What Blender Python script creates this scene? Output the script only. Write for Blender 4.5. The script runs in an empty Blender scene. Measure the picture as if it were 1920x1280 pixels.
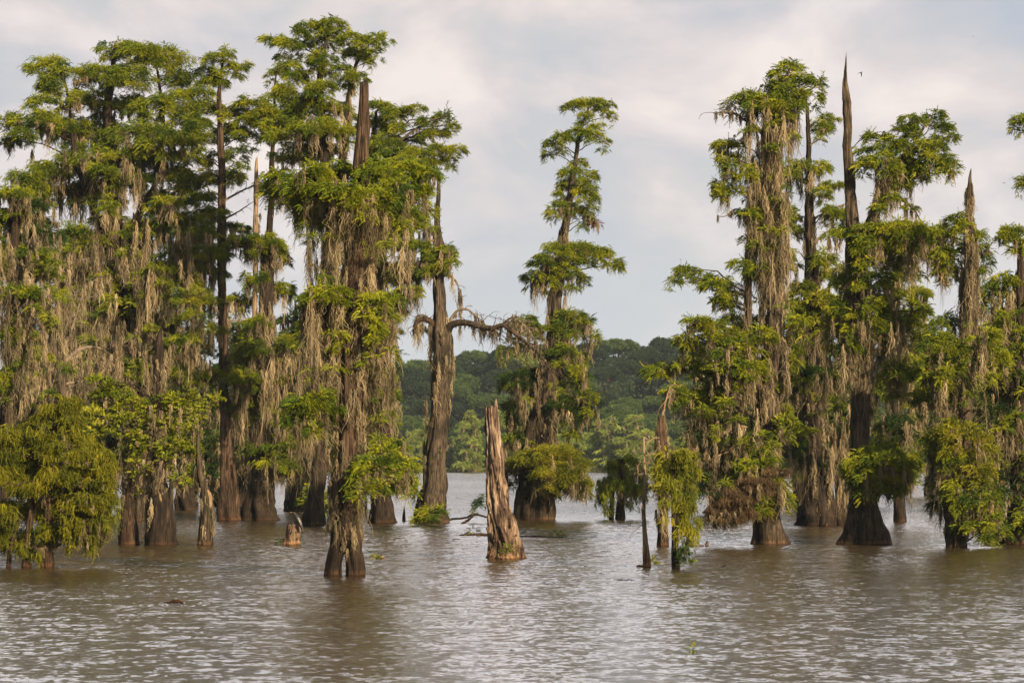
import bpy, math
import numpy as np

# ------------------------------------------------------------------ camera, sky, sun
scene = bpy.context.scene
COL = scene.collection
W0, H0, F = 1920.0, 1280.0, 5333.0          # photograph size and focal length, in its pixels
HZ, CAMH = 855.0, 4.3                        # row of the horizon, height of the lens over the water
TH = math.atan((HZ - H0/2)/F)
cam_d = bpy.data.cameras.new("camera"); cam = bpy.data.objects.new("camera", cam_d); COL.objects.link(cam)
cam_d.sensor_width = 36.0; cam_d.lens = F*36.0/W0; cam_d.clip_start = 0.5; cam_d.clip_end = 6000
cam.location = (0, 0, CAMH); cam.rotation_euler = (math.pi/2 + TH, 0, 0)
scene.camera = cam
cam_d.dof.use_dof = False

SUN_EL, SUN_AZ = 25.0, 146.0                # azimuth clockwise from the view direction (+Y)
sd = bpy.data.lights.new("sun", 'SUN'); so = bpy.data.objects.new("sun", sd); COL.objects.link(so)
sd.energy = 5.0; sd.angle = math.radians(0.6); sd.color = (1.0, 0.77, 0.48)
el, az = math.radians(SUN_EL), math.radians(SUN_AZ)
from mathutils import Vector
sdir = Vector((math.sin(az)*math.cos(el), math.cos(az)*math.cos(el), math.sin(el)))
so.rotation_euler = sdir.to_track_quat('Z', 'Y').to_euler()

world = bpy.data.worlds.new("World"); scene.world = world; world.use_nodes = True
wn, wl = world.node_tree.nodes, world.node_tree.links
wn.clear()
def N(nt, typ, **kw):
    n = nt.new(typ)
    for k, v in kw.items():
        if k.startswith('i_'):
            key = k[2:]
            key = int(key) if key.isdigit() else key.replace('_', ' ')
            n.inputs[key].default_value = v
        else: setattr(n, k, v)
    return n
def ramp(nt, stops, interp='LINEAR'):
    r = nt.new('ShaderNodeValToRGB'); cr = r.color_ramp; cr.interpolation = interp
    while len(cr.elements) < len(stops): cr.elements.new(0.5)
    for e, (p, c) in zip(cr.elements, stops):
        e.position = p; e.color = (*c, 1)
    return r
sky = N(wn, 'ShaderNodeTexSky', sky_type='NISHITA', sun_disc=False, sun_elevation=el, sun_rotation=az)
sky.air_density = 1.2; sky.dust_density = 2.0
tc = N(wn, 'ShaderNodeTexCoord')
mp = N(wn, 'ShaderNodeMapping'); mp.inputs['Scale'].default_value = (13, 13, 24); mp.inputs['Location'].default_value = (3.1, .4, 1.7)
wl.new(tc.outputs['Generated'], mp.inputs['Vector'])
n1 = N(wn, 'ShaderNodeTexNoise', i_Scale=1.0, i_Detail=6.0, i_Roughness=0.52, i_Distortion=0.35)
wl.new(mp.outputs[0], n1.inputs['Vector'])
mp2 = N(wn, 'ShaderNodeMapping'); mp2.inputs['Scale'].default_value = (5, 5, 15); mp2.inputs['Location'].default_value = (7.3, 2.4, 5.2)
wl.new(tc.outputs['Generated'], mp2.inputs['Vector'])
n2 = N(wn, 'ShaderNodeTexNoise', i_Scale=1.0, i_Detail=4.0, i_Roughness=0.5, i_Distortion=0.2)
wl.new(mp2.outputs[0], n2.inputs['Vector'])
cr1 = ramp(wn, [(0.34, (0.56, 0.58, 0.63)), (0.44, (0.625, 0.615, 0.63)), (0.52, (0.74, 0.675, 0.665)), (0.64, (0.92, 0.82, 0.77))])
wl.new(n1.outputs['Fac'], cr1.inputs['Fac'])
cr2 = ramp(wn, [(0.36, (0.80, 0.87, 0.97)), (0.60, (1.0, 1.0, 1.0))])
wl.new(n2.outputs['Fac'], cr2.inputs['Fac'])
mul = N(wn, 'ShaderNodeMix', data_type='RGBA', blend_type='MULTIPLY'); mul.inputs[0].default_value = 0.6
wl.new(cr1.outputs[0], mul.inputs[6]); wl.new(cr2.outputs[0], mul.inputs[7])
# clouds thin out to blue-grey just above the horizon and to open sky overhead
sep = N(wn, 'ShaderNodeSeparateXYZ'); wl.new(tc.outputs['Generated'], sep.inputs[0])
hz = N(wn, 'ShaderNodeMapRange', interpolation_type='SMOOTHSTEP'); wl.new(sep.outputs['Z'], hz.inputs[0])
hz.inputs[1].default_value = 0.02; hz.inputs[2].default_value = 0.12; hz.inputs[3].default_value = 0.75; hz.inputs[4].default_value = 0.0
mh = N(wn, 'ShaderNodeMix', data_type='RGBA'); wl.new(hz.outputs[0], mh.inputs[0]); wl.new(mul.outputs[2], mh.inputs[6]); mh.inputs[7].default_value = (0.60, 0.635, 0.665, 1)
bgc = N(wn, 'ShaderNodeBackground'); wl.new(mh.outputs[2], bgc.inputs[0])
# added brightness in the unseen sky ahead, above the view, to lighten water reflections
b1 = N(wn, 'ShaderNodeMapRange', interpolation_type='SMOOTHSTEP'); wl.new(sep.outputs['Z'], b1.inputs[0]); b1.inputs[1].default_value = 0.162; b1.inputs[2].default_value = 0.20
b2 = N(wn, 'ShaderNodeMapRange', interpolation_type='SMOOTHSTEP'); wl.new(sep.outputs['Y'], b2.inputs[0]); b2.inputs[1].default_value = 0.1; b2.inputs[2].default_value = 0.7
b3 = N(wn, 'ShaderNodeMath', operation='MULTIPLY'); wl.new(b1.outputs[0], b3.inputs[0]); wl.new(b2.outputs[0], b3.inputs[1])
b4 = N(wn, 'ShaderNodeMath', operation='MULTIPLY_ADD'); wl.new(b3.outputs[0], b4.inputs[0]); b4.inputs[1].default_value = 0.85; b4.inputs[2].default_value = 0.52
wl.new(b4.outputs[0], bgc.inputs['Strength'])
bgs = N(wn, 'ShaderNodeBackground', i_Strength=0.05); wl.new(sky.outputs[0], bgs.inputs[0])
fz = N(wn, 'ShaderNodeMapRange', interpolation_type='SMOOTHSTEP'); wl.new(sep.outputs['Z'], fz.inputs[0])
fz.inputs[1].default_value = 0.36; fz.inputs[2].default_value = 0.50; fz.inputs[3].default_value = 1.0; fz.inputs[4].default_value = 0.0
c1 = N(wn, 'ShaderNodeMapRange', interpolation_type='SMOOTHSTEP'); wl.new(sep.outputs['Y'], c1.inputs[0]); c1.inputs[1].default_value = -0.35; c1.inputs[2].default_value = 0.55
c2 = N(wn, 'ShaderNodeMath', operation='MULTIPLY'); wl.new(fz.outputs[0], c2.inputs[0]); wl.new(c1.outputs[0], c2.inputs[1])
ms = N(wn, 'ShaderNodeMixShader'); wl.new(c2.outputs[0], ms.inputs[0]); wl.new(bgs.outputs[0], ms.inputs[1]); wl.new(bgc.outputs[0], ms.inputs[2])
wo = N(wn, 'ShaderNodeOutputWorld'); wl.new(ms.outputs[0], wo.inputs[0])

scene.view_settings.view_transform = 'Standard'; scene.view_settings.look = 'None'
scene.view_settings.exposure = 1.0; scene.view_settings.gamma = 1.0
scene.render.engine = 'CYCLES'
cy = scene.cycles
cy.max_bounces = 6; cy.diffuse_bounces = 1; cy.glossy_bounces = 2; cy.transmission_bounces = 3; cy.volume_bounces = 0
cy.caustics_reflective = False; cy.caustics_refractive = False

# ------------------------------------------------------------------ helpers
def at(x, y, Y):
    """photograph pixel -> the point on its ray at distance Y ahead"""
    a, b = (x - W0/2)/F, (H0/2 - y)/F
    dy = math.cos(TH) - b*math.sin(TH); dz = math.sin(TH) + b*math.cos(TH)
    k = Y/dy
    return np.array((a*k, Y, CAMH + dz*k))
def dist_of(y):                              # distance of a waterline seen at row y
    b = (H0/2 - y)/F
    dy = math.cos(TH) - b*math.sin(TH); dz = math.sin(TH) + b*math.cos(TH)
    return -CAMH/dz*dy

def empty(name, loc, label, cat, group=None):
    o = bpy.data.objects.new(name, None); COL.objects.link(o); o.location = loc
    o.empty_display_size = 0.3
    tag(o, label, cat, group); return o
def tag(o, label=None, cat=None, group=None, kind=None):
    if label: o['label'] = label
    if cat: o['category'] = cat
    if group: o['group'] = group
    if kind: o['kind'] = kind
    return o
def mesh_obj(name, V, Fq, mat, parent=None, smooth=False, tint=None):
    """V (n,3) world points, Fq (m,k) faces with the same k, or a list of such arrays"""
    V = np.asarray(V, np.float32)
    origin = np.array(parent.location if parent else (0, 0, 0), np.float32)
    if parent is None and len(V):
        origin = np.array([V[:, 0].mean(), V[:, 1].mean(), V[:, 2].min()], np.float32)
    Fl = Fq if isinstance(Fq, list) else [Fq]
    Fl = [np.asarray(f, np.int32) for f in Fl if len(f)]
    me = bpy.data.meshes.new(name)
    me.vertices.add(len(V)); me.vertices.foreach_set('co', (V - origin).ravel())
    tot = np.concatenate([np.full(len(f), f.shape[1], np.int32) for f in Fl])
    idx = np.concatenate([f.ravel() for f in Fl])
    me.loops.add(len(idx)); me.loops.foreach_set('vertex_index', idx)
    me.polygons.add(len(tot))
    st = np.concatenate([[0], np.cumsum(tot)[:-1]]).astype(np.int32)
    me.polygons.foreach_set('loop_start', st); me.polygons.foreach_set('loop_total', tot)
    if smooth: me.polygons.foreach_set('use_smooth', np.ones(len(tot), bool))
    me.update(calc_edges=True)
    if tint is not None:
        at_ = me.attributes.new('tint', 'FLOAT', 'FACE'); at_.data.foreach_set('value', np.asarray(tint, np.float32))
    me.materials.append(mat)
    o = bpy.data.objects.new(name, me); COL.objects.link(o)
    if parent: o.parent = parent
    else: o.location = origin
    return o
class Mix:
    """collects arrays of points and faces into one mesh"""
    def __init__(s): s.V = []; s.F = {}; s.T = {}; s.n = 0
    def add(s, V, F, tint=None):
        V = np.asarray(V, float).reshape(-1, 3); F = np.asarray(F, int)
        k = F.shape[1]
        s.F.setdefault(k, []).append(F + s.n); s.T.setdefault(k, []).append(np.zeros(len(F)) if tint is None else np.asarray(tint, float))
        s.V.append(V); s.n += len(V)
    def build(s, name, mat, parent=None, smooth=False):
        if not s.V: return None
        ks = sorted(s.F)
        return mesh_obj(name, np.concatenate(s.V), [np.concatenate(s.F[k]) for k in ks], mat, parent, smooth, np.concatenate([np.concatenate(s.T[k]) for k in ks]))

def unit(v): return v/np.maximum(np.linalg.norm(v, axis=-1, keepdims=True), 1e-9)
_H = np.random.RandomState(77).rand(64, 256)
def vnoise(u, v, per, seed=0):
    """smooth lattice noise in 0..1, periodic in u with integer period"""
    u = np.asarray(u) % per; v = np.asarray(v) + 500.0
    iu = np.floor(u).astype(int); iv = np.floor(v).astype(int)
    fu = u - iu; fv = v - iv; fu = fu*fu*(3 - 2*fu); fv = fv*fv*(3 - 2*fv)
    def h(a, b): return _H[(a % per + seed*7) % 64, (b + seed*31) % 256]
    return (h(iu, iv)*(1-fu)*(1-fv) + h(iu+1, iv)*fu*(1-fv) + h(iu, iv+1)*(1-fu)*fv + h(iu+1, iv+1)*fu*fv)

def resample(P, R, n):
    P = np.asarray(P, float); R = np.asarray(R, float)
    k = len(P)
    if k == 2: t = np.linspace(0, 1, n)[:, None]; return P[0]*(1-t) + P[1]*t, (R[0]*(1-t) + R[1]*t).ravel()
    s = np.concatenate([[0], np.cumsum(np.linalg.norm(np.diff(P, axis=0), axis=1))])
    q = np.linspace(0, s[-1], n); i = np.clip(np.searchsorted(s, q, side='right') - 1, 0, k-2)
    t = (q - s[i])/(s[i+1] - s[i] + 1e-9)
    p0 = P[np.maximum(i-1, 0)]; p1 = P[i]; p2 = P[i+1]; p3 = P[np.minimum(i+2, k-1)]
    tt = t[:, None]
    C = 0.5*((2*p1) + (-p0 + p2)*tt + (2*p0 - 5*p1 + 4*p2 - p3)*tt**2 + (-p0 + 3*p1 - 3*p2 + p3)*tt**3)
    return C, R[i]*(1-t) + R[i+1]*t
def tube(mix, P, R, n=12, m=7, wob=0.0, rng=None, cap=True):
    """a limb of round section along a path"""
    C, r = resample(P, R, n)
    if wob and rng is not None:
        j = rng.normal(0, 1, (n, 3))*wob; j[0] = 0; C = C + j
    T = unit(np.gradient(C, axis=0))
    ref = np.where(np.abs(T[:, 2:3]) > 0.9, np.array([[1.0, 0, 0]]), np.array([[0, 0, 1.0]]))
    ref[:] = ref[0]
    A = unit(np.cross(T, ref)); B = np.cross(T, A)
    th = np.arange(m)*2*math.pi/m
    V = C[:, None, :] + r[:, None, None]*(np.cos(th)[None, :, None]*A[:, None, :] + np.sin(th)[None, :, None]*B[:, None, :])
    V = V.reshape(-1, 3)
    i = np.arange(n-1)[:, None]*m; j = np.arange(m)[None, :]; j2 = (j + 1) % m
    Fc = np.stack([i+j, i+j2, i+m+j2, i+m+j], -1).reshape(-1, 4)
    mix.add(V, Fc)

def trunk_mesh(P, R, seed, flute=0.16, base=0.35, m=28, step=0.22, jag=0.0, lobes=6, rough=0.17, twist=0.25, wob=0.0):
    """a standing trunk: fluted, buttressed at the foot, with a broken top when jag > 0"""
    rng = np.random.RandomState(seed)
    L = np.linalg.norm(np.diff(np.asarray(P), axis=0), axis=1).sum()
    n = max(12, int(L/step)); C, r = resample(P, R, n)
    if wob: 
        C = C + np.stack([np.convolve(rng.normal(0, wob, n+8), np.ones(9)/3, 'valid'), np.convolve(rng.normal(0, wob, n+8), np.ones(9)/3, 'valid'), np.zeros(n)], 1)
    th = np.arange(m)*2*math.pi/m
    z = np.linspace(0, 1, n)[:, None]; h = (C[:, 2] - C[0, 2])[:, None]
    ph = rng.rand(6)*6.28
    foot = np.exp(-h/(2.2*r[0] + 0.3))
    base = base*1.35
    a = th[None, :] + twist*h*0.15 + 0.25*np.sin(h*0.7 + ph[0])
    k = flute*(0.55*np.sin(lobes*a + ph[1]) + 0.45*np.sin((lobes*2+1)*a + ph[2] + 0.4*h)) + base*foot*(np.abs(np.sin(lobes*0.5*a + ph[3])) - 0.5)
    u = a/(2*math.pi)*18
    k = k + rough*2*(vnoise(u, h*0.9, 18, seed % 5) - 0.5) + rough*1.3*(vnoise(u*2, h*1.8, 36, seed % 7 + 3) - 0.5)
    k = k + rough*1.6*(vnoise(a/(2*math.pi)*4, h*0.6 + 9, 4, seed % 3 + 8) - 0.5)
    rr = r[:, None]*(1 + k)
    V = C[:, None, :] + np.stack([rr*np.cos(th)[None, :], rr*np.sin(th)[None, :], np.zeros_like(rr)], -1)
    if jag:
        jj = jag*(vnoise(u, h*0 + 3, 18, 5)*0.7 + vnoise(u*2, h*0 + 8, 36, 9)*0.5)
        w = np.clip((z - 0.90)/0.10, 0, 1)
        V[:, :, 2] += jj*w
    V = V.reshape(-1, 3)
    i = np.arange(n-1)[:, None]*m; j = np.arange(m)[None, :]; j2 = (j+1) % m
    Fc = np.stack([i+j, i+j2, i+m+j2, i+m+j], -1).reshape(-1, 4)
    top = V[-m:].mean(0) - np.array([0, 0, jag*0.6])
    V = np.vstack([V, top]); c = len(V) - 1; b = (n-1)*m
    Ft = np.stack([b + np.arange(m), b + (np.arange(m)+1) % m, np.full(m, c)], -1)
    return V, [Fc, Ft]

# leaf sprays -------------------------------------------------------
def spray_template(n=12, spread=0.95, ll=0.36, lw=0.085, droop=0.45):
    V, Fc = [], []
    for j in range(n):
        t = (j//2 + 0.6)/(n/2 + 0.3); s = 1 if j % 2 else -1
        b = np.array([t, 0, -droop*t*t])
        L = ll*(1.15 - 0.65*t)
        lift = (0.45, -0.75, -0.15, -1.0)[j % 4]
        d = np.array([0.62, s*spread*0.7, lift*0.8 - droop*0.5*t]); d = d/np.linalg.norm(d)
        w = np.array([0.5, -s*0.35, 0.55])*lw
        V += [b, b + d*L*0.5 + w, b + d*L, b + d*L*0.5 - w]
        Fc.append([4*j, 4*j+1, 4*j+2, 4*j+3])
    j = n
    b = np.array([0.9, 0, -droop*.81]); d = np.array([0.8, 0, -0.6])
    w = np.array([0, lw*0.6, 0])
    V += [b, b + d*ll*0.35 + w, b + d*ll*0.7, b + d*ll*0.35 - w]; Fc.append([4*j, 4*j+1, 4*j+2, 4*j+3])
    return np.array(V), np.array(Fc)
TPL = {'cyp': spray_template(14, 0.9, 0.42, 0.085, 0.85), 'weep': spray_template(14, 0.45, 0.42, 0.075, 1.1),
       'broad': spray_template(7, 1.1, 0.42, 0.24, 0.3), 'fern': spray_template(12, 1.0, 0.25, 0.10, 0.5)}
def place_sprays(mix, C, D, size, kind, rng, tint):
    T, Fc = TPL[kind]
    n = len(C); D = unit(D)
    up = np.tile(np.array([0, 0, 1.0]), (n, 1)) + rng.normal(0, 0.45, (n, 3))
    S = unit(np.cross(up, D)); U = np.cross(D, S)
    sc = (size*rng.uniform(0.65, 1.3, n))[:, None, None]
    V = C[:, None, :] + sc*(T[None, :, 0:1]*D[:, None, :] + T[None, :, 1:2]*S[:, None, :] + T[None, :, 2:3]*U[:, None, :])
    Fa = (np.arange(n)[:, None, None]*len(T) + Fc[None]).reshape(-1, 4)
    tt = (tint[:, None] + rng.normal(0, 0.10, (n, len(Fc)))).ravel()
    mix.add(V.reshape(-1, 3), Fa, np.clip(tt, 0, 1))
def q_r(p, rx, rz): return np.sqrt((p[:, 0]/rx)**2 + (p[:, 1]/rz)**2)
def pad(mix, c, rx, rz, ry, size, kind, rng, dens=1.0):
    """one tier of foliage: a ragged, flattened dome of sprays that reach out and droop at the rim"""
    area = math.pi*rx*rz
    nt = int(max(14, dens*12.0*area/(size*size)*(0.5 + 0.5*min(2.0, ry/(0.35*rx + 0.05)))))
    ns = max(5, int(6 + rx*3.2))
    a = rng.uniform(0, 6.283, ns); q = np.sqrt(rng.uniform(0.0, 1, ns))*0.92
    sub = np.stack([q*np.cos(a)*rx, q*np.sin(a)*rz, ry*(rng.uniform(-0.35, 0.75, ns) - 0.7*q*q)], 1)
    st = rng.normal(0.5, 0.16, ns); sr = rng.uniform(0.17, 0.38, ns)
    w = sr/sr.sum()
    k = rng.choice(ns, nt, p=w)
    off = rng.normal(0, 0.5, (nt, 3))*np.stack([sr[k]*rx*1.25, sr[k]*rz*1.25, np.maximum(sr[k]*ry*1.2, 0.10)], 1)
    p = sub[k] + off
    D = np.stack([p[:, 0]/rx, p[:, 1]/rz, np.full(nt, 0.10)], 1)*0.9 + off*np.array([0.9, 0.9, 0.9])/max(rx, .3) + rng.normal(0, 0.35, (nt, 3))*np.array([1, 1, 0.5])
    D[:, 2] = D[:, 2]*0.8 + (0.30 if kind != 'weep' else -0.25) - 0.75*np.clip(q_r(p, rx, rz) - 0.45, 0, 1)
    if kind == 'weep': D[:, 2] -= 0.35
    place_sprays(mix, c + p, D, size, kind, rng, np.clip(st[k] + rng.normal(0, 0.08, nt), 0, 1))

# spanish moss --------------------------------------------------------
def strands(mix, P, Ls, w, rng, tint, lean=None):
    n = len(P); K = 9
    t = np.linspace(0, 1, K)[None, :, None]
    yaw = rng.uniform(0, math.pi, n); s = np.stack([np.cos(yaw), np.sin(yaw), 0*yaw], 1)[:, None, :]
    dr = rng.normal(0, 0.06, (n, 1, 3)); dr[:, :, 2] = 0
    wv = rng.uniform(0.0, 0.20, (n, 1, 1)); ph = rng.uniform(0, 6.28, (n, 1, 1)); fq = rng.uniform(3, 13, (n, 1, 1))
    perp = np.stack([-np.sin(yaw), np.cos(yaw), 0*yaw], 1)[:, None, :]
    side = s*wv*np.sin(fq*t + ph)*1.2 + perp*wv*np.cos(fq*1.3*t + ph)
    L = Ls[:, None, None]
    C = P[:, None, :] + np.array([0, 0, -1.0])*L*t + dr*L*t + side*np.minimum(L, 1.5)*t
    ww = (w*rng.uniform(0.5, 1.4, n))[:, None, None]*np.array([0.4, 1.0, 0.6, 1.1, 0.7, 1.0, 0.5, 0.6, 0.05])[None, :, None]
    V = np.stack([C - s*ww*0.5, C + s*ww*0.5], 2).reshape(-1, 3)
    b = (np.arange(n)*K*2)[:, None] + (np.arange(K-1)*2)[None, :]; b = b.reshape(-1, 1)
    Fc = np.concatenate([b, b+1, b+3, b+2], 1)
    mix.add(V, Fc, np.repeat(np.clip(tint + rng.normal(0, 0.12, n), 0, 1), K-1))
def beards(mix, P, L, R, w, rng, per=34):
    """clumps of strands, longest in the middle"""
    n = len(P)
    if n == 0: return
    k = np.repeat(np.arange(n), per)
    L = L*np.where(rng.rand(n) < 0.35, 0.5, 1.05)
    q = np.abs(rng.normal(0, 0.42, len(k))); a = rng.uniform(0, 6.28, len(k))
    off = np.stack([np.cos(a)*q, np.sin(a)*q, np.zeros(len(k))], 1)*R
    Ls = L[k]*np.clip(1.0 - 0.75*q, 0.15, 1)*rng.uniform(0.4, 1.0, len(k))
    off[:, 2] = rng.uniform(-0.05, 0.15, len(k))*L[k]
    bt = rng.normal(0.48, 0.22, n)
    strands(mix, P[k] + off, Ls, w, rng, bt[k])

# ------------------------------------------------------------------ materials
def mat(name):
    m = bpy.data.materials.new(name); m.use_nodes = True; nt = m.node_tree
    nt.nodes.clear(); return m, nt.nodes, nt.links
def leaf_mat(name, stops, trans=0.18, gloss=0.10):
    m, n, l = mat(name)
    at_ = N(n, 'ShaderNodeAttribute', attribute_name='tint')
    geo = N(n, 'ShaderNodeNewGeometry')
    no = N(n, 'ShaderNodeTexNoise', i_Scale=0.55, i_Detail=2.0); l.new(geo.outputs['Position'], no.inputs['Vector'])
    ma = N(n, 'ShaderNodeMath', operation='MULTIPLY_ADD'); l.new(no.outputs['Fac'], ma.inputs[0]); ma.inputs[1].default_value = 0.9
    m2 = N(n, 'ShaderNodeMath', operation='MULTIPLY_ADD'); l.new(at_.outputs['Fac'], m2.inputs[0]); m2.inputs[1].default_value = 0.75; m2.inputs[2].default_value = -0.325
    l.new(m2.outputs[0], ma.inputs[2])
    cr = ramp(n, stops); l.new(ma.outputs[0], cr.inputs[0])
    p = N(n, 'ShaderNodeBsdfPrincipled', i_Roughness=0.7); p.inputs['Specular IOR Level'].default_value = gloss
    l.new(cr.outputs[0], p.inputs['Base Color'])
    tr = N(n, 'ShaderNodeBsdfTranslucent')
    hs = N(n, 'ShaderNodeMix', data_type='RGBA', blend_type='MULTIPLY'); hs.inputs[0].default_value = 1.0
    l.new(cr.outputs[0], hs.inputs[6]); hs.inputs[7].default_value = (1.5, 1.45, 0.55, 1); l.new(hs.outputs[2], tr.inputs[0])
    mx = N(n, 'ShaderNodeMixShader'); mx.inputs[0].default_value = trans
    l.new(p.outputs[0], mx.inputs[1]); l.new(tr.outputs[0], mx.inputs[2])
    o = N(n, 'ShaderNodeOutputMaterial'); l.new(mx.outputs[0], o.inputs[0]); return m
def bark_mat(name, stops, sx=12.0, sz=0.9, bump=0.9, wet=True):
    m, n, l = mat(name)
    tcn = N(n, 'ShaderNodeTexCoord')
    mpn = N(n, 'ShaderNodeMapping'); mpn.inputs['Scale'].default_value = (sx, sx, sz); l.new(tcn.outputs['Object'], mpn.inputs[0])
    no = N(n, 'ShaderNodeTexNoise', i_Scale=1.0, i_Detail=6.0, i_Roughness=0.62, i_Distortion=0.6); l.new(mpn.outputs[0], no.inputs['Vector'])
    nb = N(n, 'ShaderNodeTexNoise', i_Scale=0.7, i_Detail=3.0); l.new(tcn.outputs['Object'], nb.inputs['Vector'])
    ad = N(n, 'ShaderNodeMath', operation='MULTIPLY_ADD'); l.new(nb.outputs['Fac'], ad.inputs[0]); ad.inputs[1].default_value = 0.5; 
    sb = N(n, 'ShaderNodeMath', operation='SUBTRACT'); l.new(no.outputs['Fac'], sb.inputs[0]); sb.inputs[1].default_value = 0.25
    l.new(sb.outputs[0], ad.inputs[2])
    cr = ramp(n, stops); l.new(ad.outputs[0], cr.inputs[0])
    col = cr.outputs[0]
    p = N(n, 'ShaderNodeBsdfPrincipled', i_Roughness=0.85); p.inputs['Specular IOR Level'].default_value = 0.2
    if wet:   # wet, stained wood just over the waterline
        geo = N(n, 'ShaderNodeNewGeometry'); se = N(n, 'ShaderNodeSeparateXYZ'); l.new(geo.outputs['Position'], se.inputs[0])
        # a dark wet foot, a pale orange tide mark and a stained zone over it, all with ragged edges
        zz = N(n, 'ShaderNodeMath', operation='MULTIPLY_ADD'); l.new(no.outputs['Fac'], zz.inputs[0]); zz.inputs[1].default_value = -0.35; l.new(se.outputs['Z'], zz.inputs[2])
        tr_ = ramp(n, [(0.0, (0.30, 0.22, 0.15)), (0.06, (0.45, 0.32, 0.2)), (0.10, (1.15, 0.9, 0.68)), (0.16, (0.9, 0.75, 0.6)), (0.26, (0.5, 0.45, 0.4)), (0.62, (0.7, 0.67, 0.62)), (1.0, (1, 1, 1))])
        za = N(n, 'ShaderNodeMath', operation='ADD'); l.new(zz.outputs[0], za.inputs[0]); za.inputs[1].default_value = 0.20; l.new(za.outputs[0], tr_.inputs[0])
        mc = N(n, 'ShaderNodeMix', data_type='RGBA', blend_type='MULTIPLY'); mc.inputs[0].default_value = 1.0; l.new(col, mc.inputs[6]); l.new(tr_.outputs[0], mc.inputs[7]); col = mc.outputs[2]
    l.new(col, p.inputs['Base Color'])
    bu = N(n, 'ShaderNodeBump', i_Strength=bump, i_Distance=0.06); l.new(no.outputs['Fac'], bu.inputs['Height']); l.new(bu.outputs[0], p.inputs['Normal'])
    o = N(n, 'ShaderNodeOutputMaterial'); l.new(p.outputs[0], o.inputs[0]); return m

M = {}
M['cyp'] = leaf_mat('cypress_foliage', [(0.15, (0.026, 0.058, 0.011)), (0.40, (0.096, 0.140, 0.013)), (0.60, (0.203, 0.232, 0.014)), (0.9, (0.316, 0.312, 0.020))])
M['cyp_dark'] = leaf_mat('painted_shade_cypress_foliage', [(0.15, (0.010, 0.029, 0.010)), (0.5, (0.029, 0.058, 0.011)), (0.9, (0.082, 0.106, 0.017))])  # darker copy of the cypress foliage, shade of inner and back crowns painted in
M['olive'] = leaf_mat('golden_olive_foliage', [(0.15, (0.035, 0.051, 0.006)), (0.45, (0.095, 0.104, 0.008)), (0.65, (0.148, 0.150, 0.011)), (0.9, (0.197, 0.181, 0.015))])
M['bright'] = leaf_mat('fresh_cypress_foliage', [(0.15, (0.048, 0.072, 0.011)), (0.42, (0.129, 0.148, 0.013)), (0.62, (0.224, 0.222, 0.018)), (0.9, (0.321, 0.281, 0.023))])
M['lime'] = leaf_mat('yellow_green_foliage', [(0.15, (0.057, 0.086, 0.009)), (0.45, (0.134, 0.166, 0.013)), (0.7, (0.239, 0.252, 0.020)), (0.9, (0.316, 0.292, 0.040))])
M['dead_leaf'] = leaf_mat('dead_needles', [(0.2, (0.049, 0.034, 0.020)), (0.5, (0.091, 0.062, 0.037)), (0.9, (0.133, 0.088, 0.048))])
M['red_leaf'] = leaf_mat('dead_red_leaves', [(0.2, (0.08, 0.02, 0.015)), (0.8, (0.17, 0.05, 0.03))])
M['moss'] = leaf_mat('spanish_moss', [(0.12, (0.063, 0.055, 0.034)), (0.42, (0.178, 0.146, 0.094)), (0.66, (0.295, 0.236, 0.153)), (0.95, (0.407, 0.334, 0.215))], 0.22, 0.05)
M['bark'] = bark_mat('cypress_bark', [(0.36, (0.005, 0.003, 0.003)), (0.48, (0.018, 0.013, 0.008)), (0.58, (0.038, 0.025, 0.018)), (0.72, (0.068, 0.050, 0.034))])
M['bark_grey'] = bark_mat('grey_cypress_bark', [(0.36, (0.008, 0.008, 0.006)), (0.48, (0.039, 0.029, 0.020)), (0.58, (0.078, 0.058, 0.040)), (0.72, (0.128, 0.101, 0.072))])
M['bark_red'] = bark_mat('reddish_cypress_bark', [(0.36, (0.009, 0.007, 0.003)), (0.48, (0.036, 0.022, 0.015)), (0.58, (0.073, 0.045, 0.029)), (0.72, (0.115, 0.081, 0.054))])
M['dead'] = bark_mat('bleached_dead_wood', [(0.25, (0.056, 0.036, 0.022)), (0.45, (0.168, 0.118, 0.073)), (0.6, (0.258, 0.185, 0.118)), (0.8, (0.336, 0.263, 0.185))])
M['stump'] = bark_mat('split_orange_wood', [(0.34, (0.019, 0.012, 0.009)), (0.48, (0.095, 0.062, 0.045)), (0.57, (0.217, 0.157, 0.108)), (0.75, (0.359, 0.300, 0.235))], 7.0, 0.8, 0.9)
M['twig'] = bark_mat('bare_twigs', [(0.2, (0.092, 0.069, 0.052)), (0.5, (0.173, 0.138, 0.104)), (0.8, (0.242, 0.202, 0.156))], wet=False)
M['reed'] = leaf_mat('shore_reeds', [(0.2, (0.072, 0.090, 0.018)), (0.5, (0.144, 0.144, 0.036)), (0.8, (0.216, 0.180, 0.072))])
M['far_dark'] = leaf_mat('far_dark_foliage', [(0.15, (0.009, 0.020, 0.011)), (0.5, (0.022, 0.039, 0.018)), (0.85, (0.046, 0.069, 0.025))], 0.2)
M['far_mid'] = leaf_mat('far_mid_foliage', [(0.15, (0.028, 0.054, 0.018)), (0.5, (0.065, 0.107, 0.029)), (0.85, (0.118, 0.166, 0.043))], 0.2)
M['far_light'] = leaf_mat('far_light_foliage', [(0.15, (0.082, 0.126, 0.029)), (0.5, (0.182, 0.238, 0.045)), (0.85, (0.296, 0.348, 0.075))], 0.2)
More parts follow.
